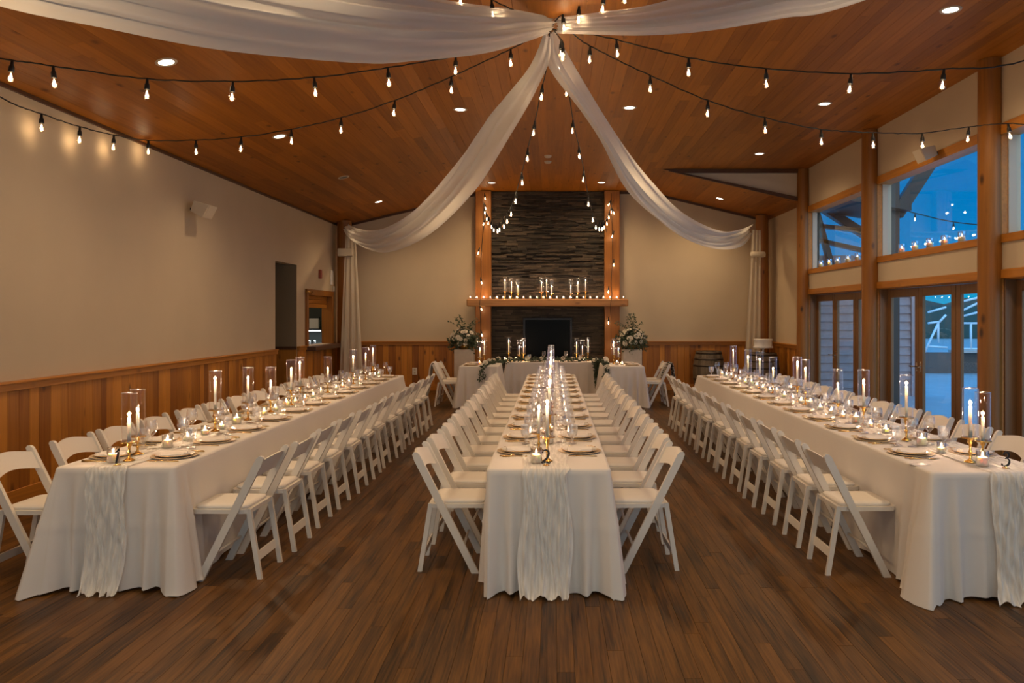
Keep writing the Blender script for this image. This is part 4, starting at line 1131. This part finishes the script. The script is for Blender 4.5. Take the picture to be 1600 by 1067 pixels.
# ================================================================== CANDLES
def flame_mesh(h): return MB().lathe([(.001, 0), (.004, h * .12), (.0062, h * .32), (.0045, h * .62), (.0016, h * .88), (.0005, h)], 8)
flame_me = flame_mesh(.034).mesh('flame', M['flame'])
def taper_candle(stick_h, taper_h):
    o = empty('hurricane_candle')
    MB().lathe([(.001, 0), (.036, 0), (.036, .004), (.022, .012), (.008, .022), (.007, stick_h * .35), (.013, stick_h * .42), (.007, stick_h * .5), (.008, stick_h * .72), (.016, stick_h * .80), (.014, stick_h * .88), (.020, stick_h - .004), (.052, stick_h - .003), (.054, stick_h), (.050, stick_h + .003), (.014, stick_h + .003), (.001, stick_h + .003)], 16).build('candlestick', M['brass'], o)
    MB().lathe([(.001, stick_h + .003), (.0115, stick_h + .003), (.0105, stick_h + taper_h), (.001, stick_h + taper_h - .002)], 10).build('taper', M['wax'], o)
    f_ = one(flame_me, 'flame'); f_.parent = o; f_.location = (0, 0, stick_h + taper_h + .003)
    ch_ = MB().lathe([(.0465, stick_h + .004), (.0465, stick_h + .312)], 24); ch_.mi = 1; ch_.lathe([(.0465, stick_h + .312), (.0485, stick_h + .314), (.0465, stick_h + .317), (.0450, stick_h + .314), (.0465, stick_h + .312)], 24)
    ch_.lathe([(.0465, stick_h + .004), (.0480, stick_h + .006), (.0465, stick_h + .008)], 24)
    ch_.build('glass_chimney', [M['chimney'], M['rim']], o)
    o['fz'] = stick_h + taper_h + .02
    return o
protos = [taper_candle(.155, .20), taper_candle(.12, .155), taper_candle(.17, .235)]
pused = [False] * 3
def put_taper(kind, x_, y_, z_, label, group, cat='candle'):
    if not pused[kind]: o = protos[kind]; pused[kind] = True
    else: o = copy_tree(protos[kind])
    o.location = (x_, y_, z_); tag(o, label, cat, group); return o
hp = []
def pillar(r, h, ch, name):
    o = empty(name)
    MB().lathe([(r - .003, .004), (r - .002, h), (r, h), (r, .0), (.001, .0)], 18).build('glass_cup', M['glass'], o)
    MB().lathe([(.001, .005), (r - .006, .005), (r - .006, ch - .004), (r - .010, ch), (.001, ch - .003)], 14).build('candle', M['wax'], o)
    f_ = one(flame_me, 'flame'); f_.parent = o; f_.location = (0, 0, ch); return o
vot = [pillar(.037, .095, .055, 'pillar_candle'), pillar(.030, .070, .035, 'votive_candle'), pillar(.045, .135, .075, 'cylinder_candle')]
vused = [False] * 3; vh = [.055, .035, .075]
def put_votive(kind, x_, y_, z_, label, group, cat='candle'):
    if not vused[kind]: o = vot[kind]; vused[kind] = True
    else: o = copy_tree(vot[kind])
    o.location = (x_, y_, z_); tag(o, label, cat, group); return o
FL = []      # (object, height, power) lights added afterwards
HUR = {'one': [(.0, 4.93), (-.07, 5.16)] + [(0, y) for y in (6.02, 6.85, 7.40, 7.98, 8.28, 9.28, 10.46, 11.15, 11.6)],
       'two': [(-.01, 4.91), (-.07, 5.30)] + [(0, y) for y in (5.92, 6.5, 7.15, 7.85, 8.3, 9.0, 9.65, 10.35, 10.9, 11.5, 11.9)],
       'three': [(.01, 4.88), (.14, 4.97)] + [(0, y) for y in (5.74, 6.63, 7.27, 8.02, 8.3, 9.13, 9.7, 10.4, 11.35)]}
kinds = [0, 1, 2, 0, 1, 0, 2, 1, 0, 0, 2, 1, 0]
for k, t in TB.items():
    xm = (t[0] + t[1]) / 2
    for i, (dx, y_) in enumerate(HUR[k]):
        m_ = round((y_ - t[4] - t[5] / 2) / t[5]); ym = t[4] + t[5] / 2 + m_ * t[5]
        if abs(y_ - ym) < .16 and y_ > t[4]: y_ = ym + (.165 if y_ >= ym else -.165)
        kd = kinds[i]
        if k == 'three' and i == 1: kd = 1
        if k == 'one' and i == 0: kd = 1
        o = put_taper(kd, xm + dx, y_, TOP + .009, f'tall chimney candle on brass, {ordn(i)} from the camera on {WHERE[k]}', f'chimney candles on {WHERE[k]}')
        FL.append((o, protos[kd]['fz'], LIGHT_TAPER))
    for i in range(12):
        ym = t[4] + t[5] * (i + .5); kd = 0 if i % 2 == 0 else 1
        o = put_votive(kd, xm + srnd.uniform(-.008, .008), ym, TOP + .009, f'{"white pillar" if kd == 0 else "small votive"} cup candle, {ordn(i)} between places on {WHERE[k]}', f'cup candles on {WHERE[k]}')
        FL.append((o, vh[kd] + .02, LIGHT_VOTIVE))
for k, t in TB.items():
    xm = (t[0] + t[1]) / 2; n_ = 0
    for i in range(12):
        y_ = t[4] + t[5] * i
        if any(abs(y_ - q.location.y) < .085 and abs(q.location.x - xm) < .1 for q, _, _ in FL): continue
        o = put_votive(1, xm + srnd.uniform(-.004, .004), y_, TOP + .009, f'small votive candle between facing plates, {ordn(n_)} from the camera on {WHERE[k]}', f'votives between plates on {WHERE[k]}'); n_ += 1
        FL.append((o, vh[1] + .02, LIGHT_VOTIVE * .8))
for (x_, y_, who) in ((P(177, 0, 4.88).x, 4.88, 'one'), (P(838, 0, 4.86).x, 4.86, 'two'), (P(1538, 0, 4.74).x, 4.76, 'three')):
    o = put_votive(0, x_, y_, TOP + .009, f'white pillar candle beside the figure on {WHERE[who]}', f'cup candles on {WHERE[who]}')
    FL.append((o, .075, LIGHT_VOTIVE))

# table numbers: script figures standing on small gold feet
def stroke(pts, wid, name, o, mat, depth=.004, n=10):
    c = catmull([Vector((a, 0, b_)) for a, b_ in pts], n); m_ = len(c); ws = resample([Vector((q, 0, 0)) for q in wid], m_)
    L, Rr = [], []
    for i, p in enumerate(c):
        d_ = (c[min(i + 1, m_ - 1)] - c[max(i - 1, 0)]).normalized(); nn_ = Vector((-d_.z, 0, d_.x)); w_ = ws[i].x
        L.append(p + nn_ * w_); Rr.append(p - nn_ * w_)
    b = MB(); f_ = Vector((0, -depth / 2, 0)); g_ = Vector((0, depth / 2, 0))
    b.grid([[p + f_ for p in L], [p + f_ for p in Rr], [p + g_ for p in Rr], [p + g_ for p in L], [p + f_ for p in L]], smooth=False)
    return b.build(name, mat, o)
def number(which, x_, y_, rz, pts, wid, label):
    o = empty('table_number', (x_, y_, TOP + .006), rz); tag(o, label, 'table number', 'black script table numbers')
    stroke(pts, wid, 'figure', o, M['black'])
    b = MB(); b.lathe([(.001, 0), (.022, 0), (.022, .004), (.004, .008), (.003, .014), (.001, .014)], 14); b.build('foot', M['gold'], o)
TWO = [(-.020, .075), (-.018, .088), (-.006, .096), (.010, .092), (.018, .076), (.010, .052), (-.008, .030), (-.026, .018), (-.018, .014), (.0, .022), (.020, .014), (.030, .024)]
THREE = [(-.018, .080), (-.010, .094), (.008, .096), (.018, .082), (.010, .066), (-.004, .060), (.012, .058), (.022, .042), (.014, .022), (-.006, .014), (-.026, .020), (-.024, .030)]
ONE = [(-.014, .074), (-.002, .084), (.010, .098), (.006, .070), (.000, .040), (-.006, .012)]
number('one', P(183, 0, 4.80).x, 4.80, .9, ONE, [.002, .003, .003, .0055, .0065, .005], 'black script figure one standing before a candle')
number('two', P(853, 0, 4.79).x, 4.79, 0, TWO, [.005, .003, .003, .006, .007, .005, .003, .002, .004, .004, .003, .002], 'black script figure two standing before a candle')
number('three', P(1569, 0, 4.72).x, 4.70, .1, THREE, [.006, .003, .004, .007, .004, .002, .004, .007, .005, .003, .004, .006], 'black script figure three standing beside a candle')
b = MB(); b.cbox(-.06, .06, -.04, .04, 0, .0015, .0005); o = b.build('place_card', M['china'], loc=(P(1432, 0, 4.88).x, 4.85, TOP + .002)); o.rotation_euler = (0, 0, .3); tag(o, 'small white card lying near the front corner of the table numbered three', 'card')

# mantel candles
MZ = 2.066; MY = YB - .33
for i in range(24):
    px = 735 + i * (974 - 735) / 23.0
    x_ = (px - CX) * MY / F
    if any(abs(px - q) < 5.2 for q in (789, 799, 809, 846, 854, 862, 892, 903, 915)): yy = MY - .11
    else: yy = MY - .02
    o = put_votive(1, x_, yy, MZ, f'small votive candle, {ordn(i)} from the hatch end of the mantel', 'votives along the mantel')
    if i % 2 == 0: FL.append((o, .06, LIGHT_VOTIVE * 2))
for i, (px, kd) in enumerate(((789, 2), (799, 0), (809, 1), (846, 0), (854, 2), (862, 1), (892, 1), (903, 0), (915, 2))):
    x_ = (px - CX) * MY / F
    o = put_taper(kd, x_, MY + (.05 if i % 3 == 1 else .03), MZ, f'taper under a glass chimney on the mantel, {ordn(i)} from its hatch end', 'chimney candles on the mantel')
    FL.append((o, protos[kd]['fz'], LIGHT_TAPER * .9))
# candles on the upper window sills
for bay, (pxs, y_lab) in enumerate((((1283, 1296, 1309, 1325, 1340), 'far upper window sill'), ((1409, 1430, 1453, 1476, 1503), 'middle upper window sill'))):
    for i, px in enumerate(pxs):
        X_ = XR + .085; Y_ = X_ * F / (px - CX)
        o = put_votive(2, X_, Y_, WZ0 + .001, f'pillar candle in a glass cylinder, {ordn(i)} from the back on the {y_lab}', 'cylinder candles on the upper sills')
        FL.append((o, .10, LIGHT_VOTIVE))

# ================================================================== HEAD TABLES
tablecloth(-.95, .84, 15.45, 16.2, 'white cloth on the head table in front of the fireplace', 21, corner=.10)
tablecloth(-1.74, -1.02, 14.2, 15.3, 'white cloth on the small side table beside the head table, hatch side', 22, corner=.09)
tablecloth(.93, 1.69, 14.2, 15.3, 'white cloth on the small side table beside the head table, window side', 23, corner=.09)
def throw(path, y0, y1, mat, name, label, amp=.015, n=20, cat='throw'):
    rows = []
    c = resample(catmull([Vector((a, 0, z)) for a, z in path], 8), 36)
    for i, p in enumerate(c):
        rows.append([Vector((p.x + amp * math.sin(k * 1.3 + i * .15), y0 + (y1 - y0) * k / n + .01 * math.sin(i * .4), max(.006, p.z + amp * .4 * math.sin(k * 2.1)))) for k in range(n + 1)])
    b = MB(); b.grid(rows); o = b.build(name, mat, thick=.006, fix=False); tag(o, label, cat); return o
hatch_x, win_x = -1.83, 1.78
for s_, xx, nm in ((-1, -1.83, 'hatch'), (1, 1.78, 'window')):
    for i in range(2):
        place_chair(xx, 14.5 + .52 * i, 0 if s_ > 0 else PI, f'white folding chair at the {nm} side of the head tables, {"nearer the camera" if i == 0 else "nearer the fireplace"}', 'folding chairs at the head tables')
throw([(-2.10, .50), (-2.19, .72), (-2.235, .815), (-2.265, .815), (-2.30, .70), (-2.34, .40), (-2.42, .10), (-2.55, .02), (-2.68, .015)], 14.32, 14.68, M['napkin'], 'wedding_shawl', 'pale shawl over a chair back trailing on the floor, hatch side')
throw([(2.05, .52), (2.14, .73), (2.19, .815), (2.215, .815), (2.25, .70), (2.30, .40), (2.33, .12)], 14.30, 14.66, M['hound'], 'patterned_blanket', 'black and white woven blanket over a chair back at the head tables')
throw([(2.265, .70), (2.30, .70), (2.34, .50), (2.37, .2), (2.45, .03), (2.55, .015)], 14.75, 15.0, M['napkin'], 'wedding_shawl', 'white shawl trailing to the floor beside the patterned blanket')
# settings and candles on the head tables
for s_, xc, nm in ((-1, -1.54, 'hatch'), (1, 1.49, 'window')):
    for i in range(2):
        setting(xc, 14.5 + .52 * i, TOP, s_, 0, f'{"nearer" if i == 0 else "farther"} one on the {nm} side small table', f'on the {nm} side small table')
for i, px in enumerate((838, 896)):
    Y_ = 15.68; x_ = (px - CX) * Y_ / F
    c = one(charger_me, 'charger_plate'); c.location = (x_, Y_, TOP + .0005); tag(c, f'gold-edged charger at the {"hatch" if i == 0 else "window"} half of the head table', 'charger plate', 'charger plates on the head table')
    c = one(plate_me, 'dinner_plate'); c.location = (x_, Y_, TOP + .006); tag(c, f'white plate at the {"hatch" if i == 0 else "window"} half of the head table', 'plate', 'dinner plates on the head table')
    c = one(wine_me, 'wine_glass'); c.location = (x_ + .19 * (1 if i == 0 else -1) * .8, Y_ + .12, TOP + .001); tag(c, f'wine glass beside the {"hatch" if i == 0 else "window"} half plate on the head table', 'wine glass', 'glasses on the head table')
    c = one(gob_me, 'water_goblet'); c.location = (x_ - .15 * (1 if i == 0 else -1), Y_ + .15, TOP + .001); tag(c, f'ribbed goblet beside the {"hatch" if i == 0 else "window"} half plate on the head table', 'goblet', 'glasses on the head table')
ht = [(795, 2), (811, 1), (818, 0), (901, 0), (910, 1), (919, 2)]
for i, (px, kd) in enumerate(ht):
    Y_ = 15.86; o = put_taper(kd, (px - CX) * Y_ / F, Y_ + .04 * (i % 2), TOP + .001, f'taper under a glass chimney on the head table, {ordn(i)} from its hatch end', 'chimney candles on the head table'); FL.append((o, protos[kd]['fz'], LIGHT_TAPER))
for i, px in enumerate((789, 800, 806, 823, 895, 906, 914, 925)):
    Y_ = 15.72; o = put_votive(i % 2, (px - CX) * Y_ / F, Y_, TOP + .001, f'cup candle on the head table, {ordn(i)} from its hatch end', 'cup candles on the head table'); FL.append((o, vh[i % 2] + .02, LIGHT_VOTIVE))
for (nm, lst) in (('hatch', ((750, 1), (756, 2))), ('window', ((959, 2), (967, 1)))):
    for i, (px, kd) in enumerate(lst):
        Y_ = 14.95; o = put_taper(kd, (px - CX) * Y_ / F, Y_ + .1 * i, TOP + .001, f'{"shorter" if kd == 1 else "taller"} chimney candle on the {nm} side small table', 'chimney candles on the small tables'); FL.append((o, protos[kd]['fz'], LIGHT_TAPER))
    for i, px in enumerate((749, 758) if nm == 'hatch' else (964, 972)):
        Y_ = 14.6; o = put_votive(i, (px - CX) * Y_ / F, Y_, TOP + .001, f'{"white pillar" if i == 0 else "small votive"} candle on the {nm} side small table', 'cup candles on the small tables'); FL.append((o, vh[i] + .02, LIGHT_VOTIVE))

# lights of the flames
for o, hz, p_ in FL: point(o, (0, 0, hz - .004), p_)

# ---------------- plinths and flower arrangements
def leaf(b, p, d, l, wd, R):
    d = d.normalized(); s_ = d.cross(Vector((R.uniform(-1, 1), R.uniform(-1, 1), R.uniform(-1, 1))))
    if s_.length < 1e-3: return
    s_.normalize(); n_ = d.cross(s_)
    b.add([p, p + d * l * .45 + s_ * wd + n_ * wd * .3, p + d * l, p + d * l * .45 - s_ * wd + n_ * wd * .3], [(0, 1, 2, 3)], True)
def sprig(b, p, d, n, step, l, wd, R):
    q = p.copy(); d = d.normalized()
    for k in range(n):
        q2 = q + d * step; b.tube([q, q2], .0025, 4, caps=False)
        for m_ in range(2):
            leaf(b, q2, d * .6 + Vector((R.uniform(-1, 1), R.uniform(-1, 1), R.uniform(-1, 1))) * .9, l, wd, R)
        q = q2; d = (d + Vector((R.uniform(-.2, .2), R.uniform(-.2, .2), R.uniform(-.25, .1)))).normalized()
rose_b = MB(); RR = random.Random(4)
for ring, (n_, r_, tilt, h_) in enumerate(((3, .008, .1, .034), (5, .018, .35, .030), (6, .030, .75, .024))):
    for k in range(n_):
        a = 2 * PI * k / n_ + ring * .6; rows = []
        for j in range(4):
            v = j / 3; rad = r_ * (.5 + .8 * math.sin(v * PI / 2) * (1 + tilt * v))
            rows.append([Vector((rad * math.cos(a + w_), rad * math.sin(a + w_), -.012 + h_ * v * (1.1 - .15 * abs(w_) * v) - .01 * tilt * v * v)) for w_ in (-.8, -.4, 0, .4, .8)])
        rose_b.grid(rows)
rose_b.sphere((0, 0, 0), .016, 8, 5)
rose_me = rose_b.mesh('rose', M['petal'])
def bouquet(x_, y_, z_, seed, label, R0=.34):
    R = random.Random(seed); o = empty('flower_arrangement', (x_, y_, z_)); tag(o, label, 'flower arrangement', 'white rose arrangements on plinths')
    MB().lathe([(.001, 0), (.07, 0), (.09, .03), (.12, .09), (.115, .092), (.08, .03), (.001, .02)], 16).build('bowl', M['brass'], o)
    b = MB(); c = Vector((0, 0, .16))
    for k in range(190):
        d = Vector((R.gauss(0, 1), R.gauss(0, 1), R.gauss(.25, .8))); d.normalize()
        sprig(b, c + Vector((d.x * .14, d.y * .14, d.z * .08)), d, 3, R.uniform(.045, .075), .065, .017, R)
    for k in range(9):
        d = Vector((R.uniform(-.6, .6), R.uniform(-.3, .3), 1.0)); sprig(b, c + Vector((0, 0, .14)), d, 8, .055, .06, .015, R)
    for k in range(5):
        d = Vector((R.choice((-1, 1)) * 1.0, R.uniform(-.5, .1), R.uniform(-.35, .0))); sprig(b, c, d, 9, .042, .05, .012, R)
    b.build('foliage', M['leaf'], o, fix=False)
    n = 0
    while n < 30:
        d = Vector((R.gauss(0, 1), R.gauss(-.3, 1), R.gauss(.35, .7))); d.normalize()
        if d.y > .5 or d.z < -.35: continue
        q = one(rose_me, 'rose'); q.parent = o; s_ = R.uniform(.7, 1.1); q.scale = (s_, s_, s_)
        q.location = c + Vector((d.x * .31, d.y * .28, d.z * .25 + .03)); q.rotation_mode = 'QUATERNION'; q.rotation_quaternion = d.to_track_quat('Z', 'Y'); n += 1
for (x_, nm, sd) in ((-1.90, 'on the white plinth beside the fireplace, hatch side', 31), (1.69, 'on the white plinth beside the fireplace, window side', 32)):
    b = MB(); b.cbox(-.2, .2, -.2, .2, 0, .98, .006); o = b.build('plinth', M['plinth'], loc=(x_, 16.5, 0)); tag(o, 'square pale plinth ' + ('beside' if 1 else '') + ' the fireplace, ' + nm.split(', ')[1], 'plinth', 'plinths beside the fireplace')
    bouquet(x_, 16.5, .981, sd, 'white roses and dark greenery ' + nm)
# garlands over the head table ends
def garland(ctrl, seed, label, nflow=7):
    R = random.Random(seed); o = empty('greenery_garland', ctrl[0]); tag(o, label, 'garland', 'greenery garlands on the head table')
    c = resample(catmull([Vector(p) - Vector(ctrl[0]) for p in ctrl], 8), 60); b = MB()
    for i in range(59):
        d = c[i + 1] - c[i]
        for k in range(4):
            dd = d.normalized() * .6 + Vector((R.uniform(-1, 1), R.uniform(-1, .3), R.uniform(-.25, 1))) * .9
            sprig(b, c[i] + Vector((0, 0, .02)), dd, 2, .028, .045, .013, R)
    b.build('foliage', M['leaf'], o, fix=False)
    for k in range(nflow):
        q = one(rose_me, 'rose'); q.parent = o; q.location = c[int(4 + k * 55 / nflow)] + Vector((R.uniform(-.03, .03), -.03, .06)); q.rotation_euler = (1.0, R.uniform(-.4, .4), 0); s_ = R.uniform(.6, .9); q.scale = (s_,) * 3
TZ = TOP + .02
garland([(-.05, 15.55, TZ), (-.4, 15.52, TZ), (-.8, 15.5, TZ), (-.98, 15.36, TZ - .03), (-1.06, 15.2, TZ + .01), (-1.15, 14.9, TZ), (-1.20, 14.5, TZ), (-1.26, 14.22, TZ - .01), (-1.30, 14.13, TZ - .14), (-1.32, 14.11, TZ - .30)], 41, 'leafy garland along the head table and over the hatch side table end')
garland([(.05, 15.55, TZ), (.4, 15.52, TZ), (.75, 15.5, TZ), (.90, 15.36, TZ - .03), (1.0, 15.2, TZ + .01), (1.02, 14.9, TZ), (1.0, 14.5, TZ), (.98, 14.22, TZ - .01), (.98, 14.13, TZ - .16), (.97, 14.11, TZ - .42)], 42, 'leafy garland along the head table and over the window side table end')
garland([(.84, 15.42, TZ), (.88, 15.36, TZ - .12), (.90, 15.34, TZ - .35), (.91, 15.33, TZ - .55)], 43, 'short leafy garland hanging down the head table corner', 1)

# ---------------- barrels and cake
def barrel(x_, y_, label):
    o = empty('wine_barrel', (x_, y_, 0)); tag(o, label, 'barrel', 'old oak barrels by the back wall')
    prof = [(.27, 0), (.305, .12), (.335, .30), (.345, .46), (.335, .62), (.305, .80), (.27, .92)]
    n = 22; b = MB()
    for k in range(n):
        a0, a1 = 2 * PI * k / n + .004, 2 * PI * (k + 1) / n - .004; rows = []
        for r_, z_ in prof: rows.append([Vector((r_ * math.cos(a), r_ * math.sin(a), z_)) for a in (a0, (a0 + a1) / 2, a1)] + [Vector(((r_ - .02) * math.cos(a), (r_ - .02) * math.sin(a), z_)) for a in (a1, a0)])
        b.grid(rows, closed=True, smooth=False)
    b.build('staves', M['barrel'], o)
    MB().lathe([(.001, .885), (.262, .885), (.262, .87), (.001, .87)], 24, smooth=False).build('head', M['barrel'], o)
    for z0, z1 in ((.02, .06), (.15, .19), (.29, .33), (.59, .63), (.73, .77), (.86, .905)):
        def rad(z): 
            for (ra, za), (rb, zb) in zip(prof, prof[1:]):
                if za <= z <= zb: return ra + (rb - ra) * (z - za) / (zb - za)
            return .27
        MB().lathe([(rad(z0) + .001, z0), (rad(z0) + .005, z0), (rad(z1) + .005, z1), (rad(z1) + .001, z1)], 32).build('hoop', M['hoop'], o)
barrel(3.43, 16.92, 'weathered oak barrel standing alone by the back wainscot')
barrel(4.42, 16.15, 'weathered oak barrel carrying the cake in the window corner')
o = empty('cake_stand', (4.42, 16.15, .907)); tag(o, 'white pedestal cake stand on the barrel', 'cake stand')
MB().lathe([(.001, 0), (.07, 0), (.07, .006), (.025, .02), (.022, .08), (.05, .105), (.20, .112), (.205, .122), (.001, .122)], 24).build('pedestal', M['icing'], o)
o = empty('wedding_cake', (4.42, 16.15, 1.030)); tag(o, 'single-tier white iced cake on a pedestal stand', 'cake')
MB().lathe([(.001, 0), (.195, 0), (.197, .01), (.183, .03), (.182, .13), (.192, .165), (.190, .178), (.001, .180)], 32).build('cake_tier', M['icing'], o)
b = MB()
for k in range(24):
    a = 2 * PI * k / 24; b.sphere((.19 * math.cos(a), .19 * math.sin(a), .012), .012, 6, 5)
b.build('icing_border', M['icing'], o)
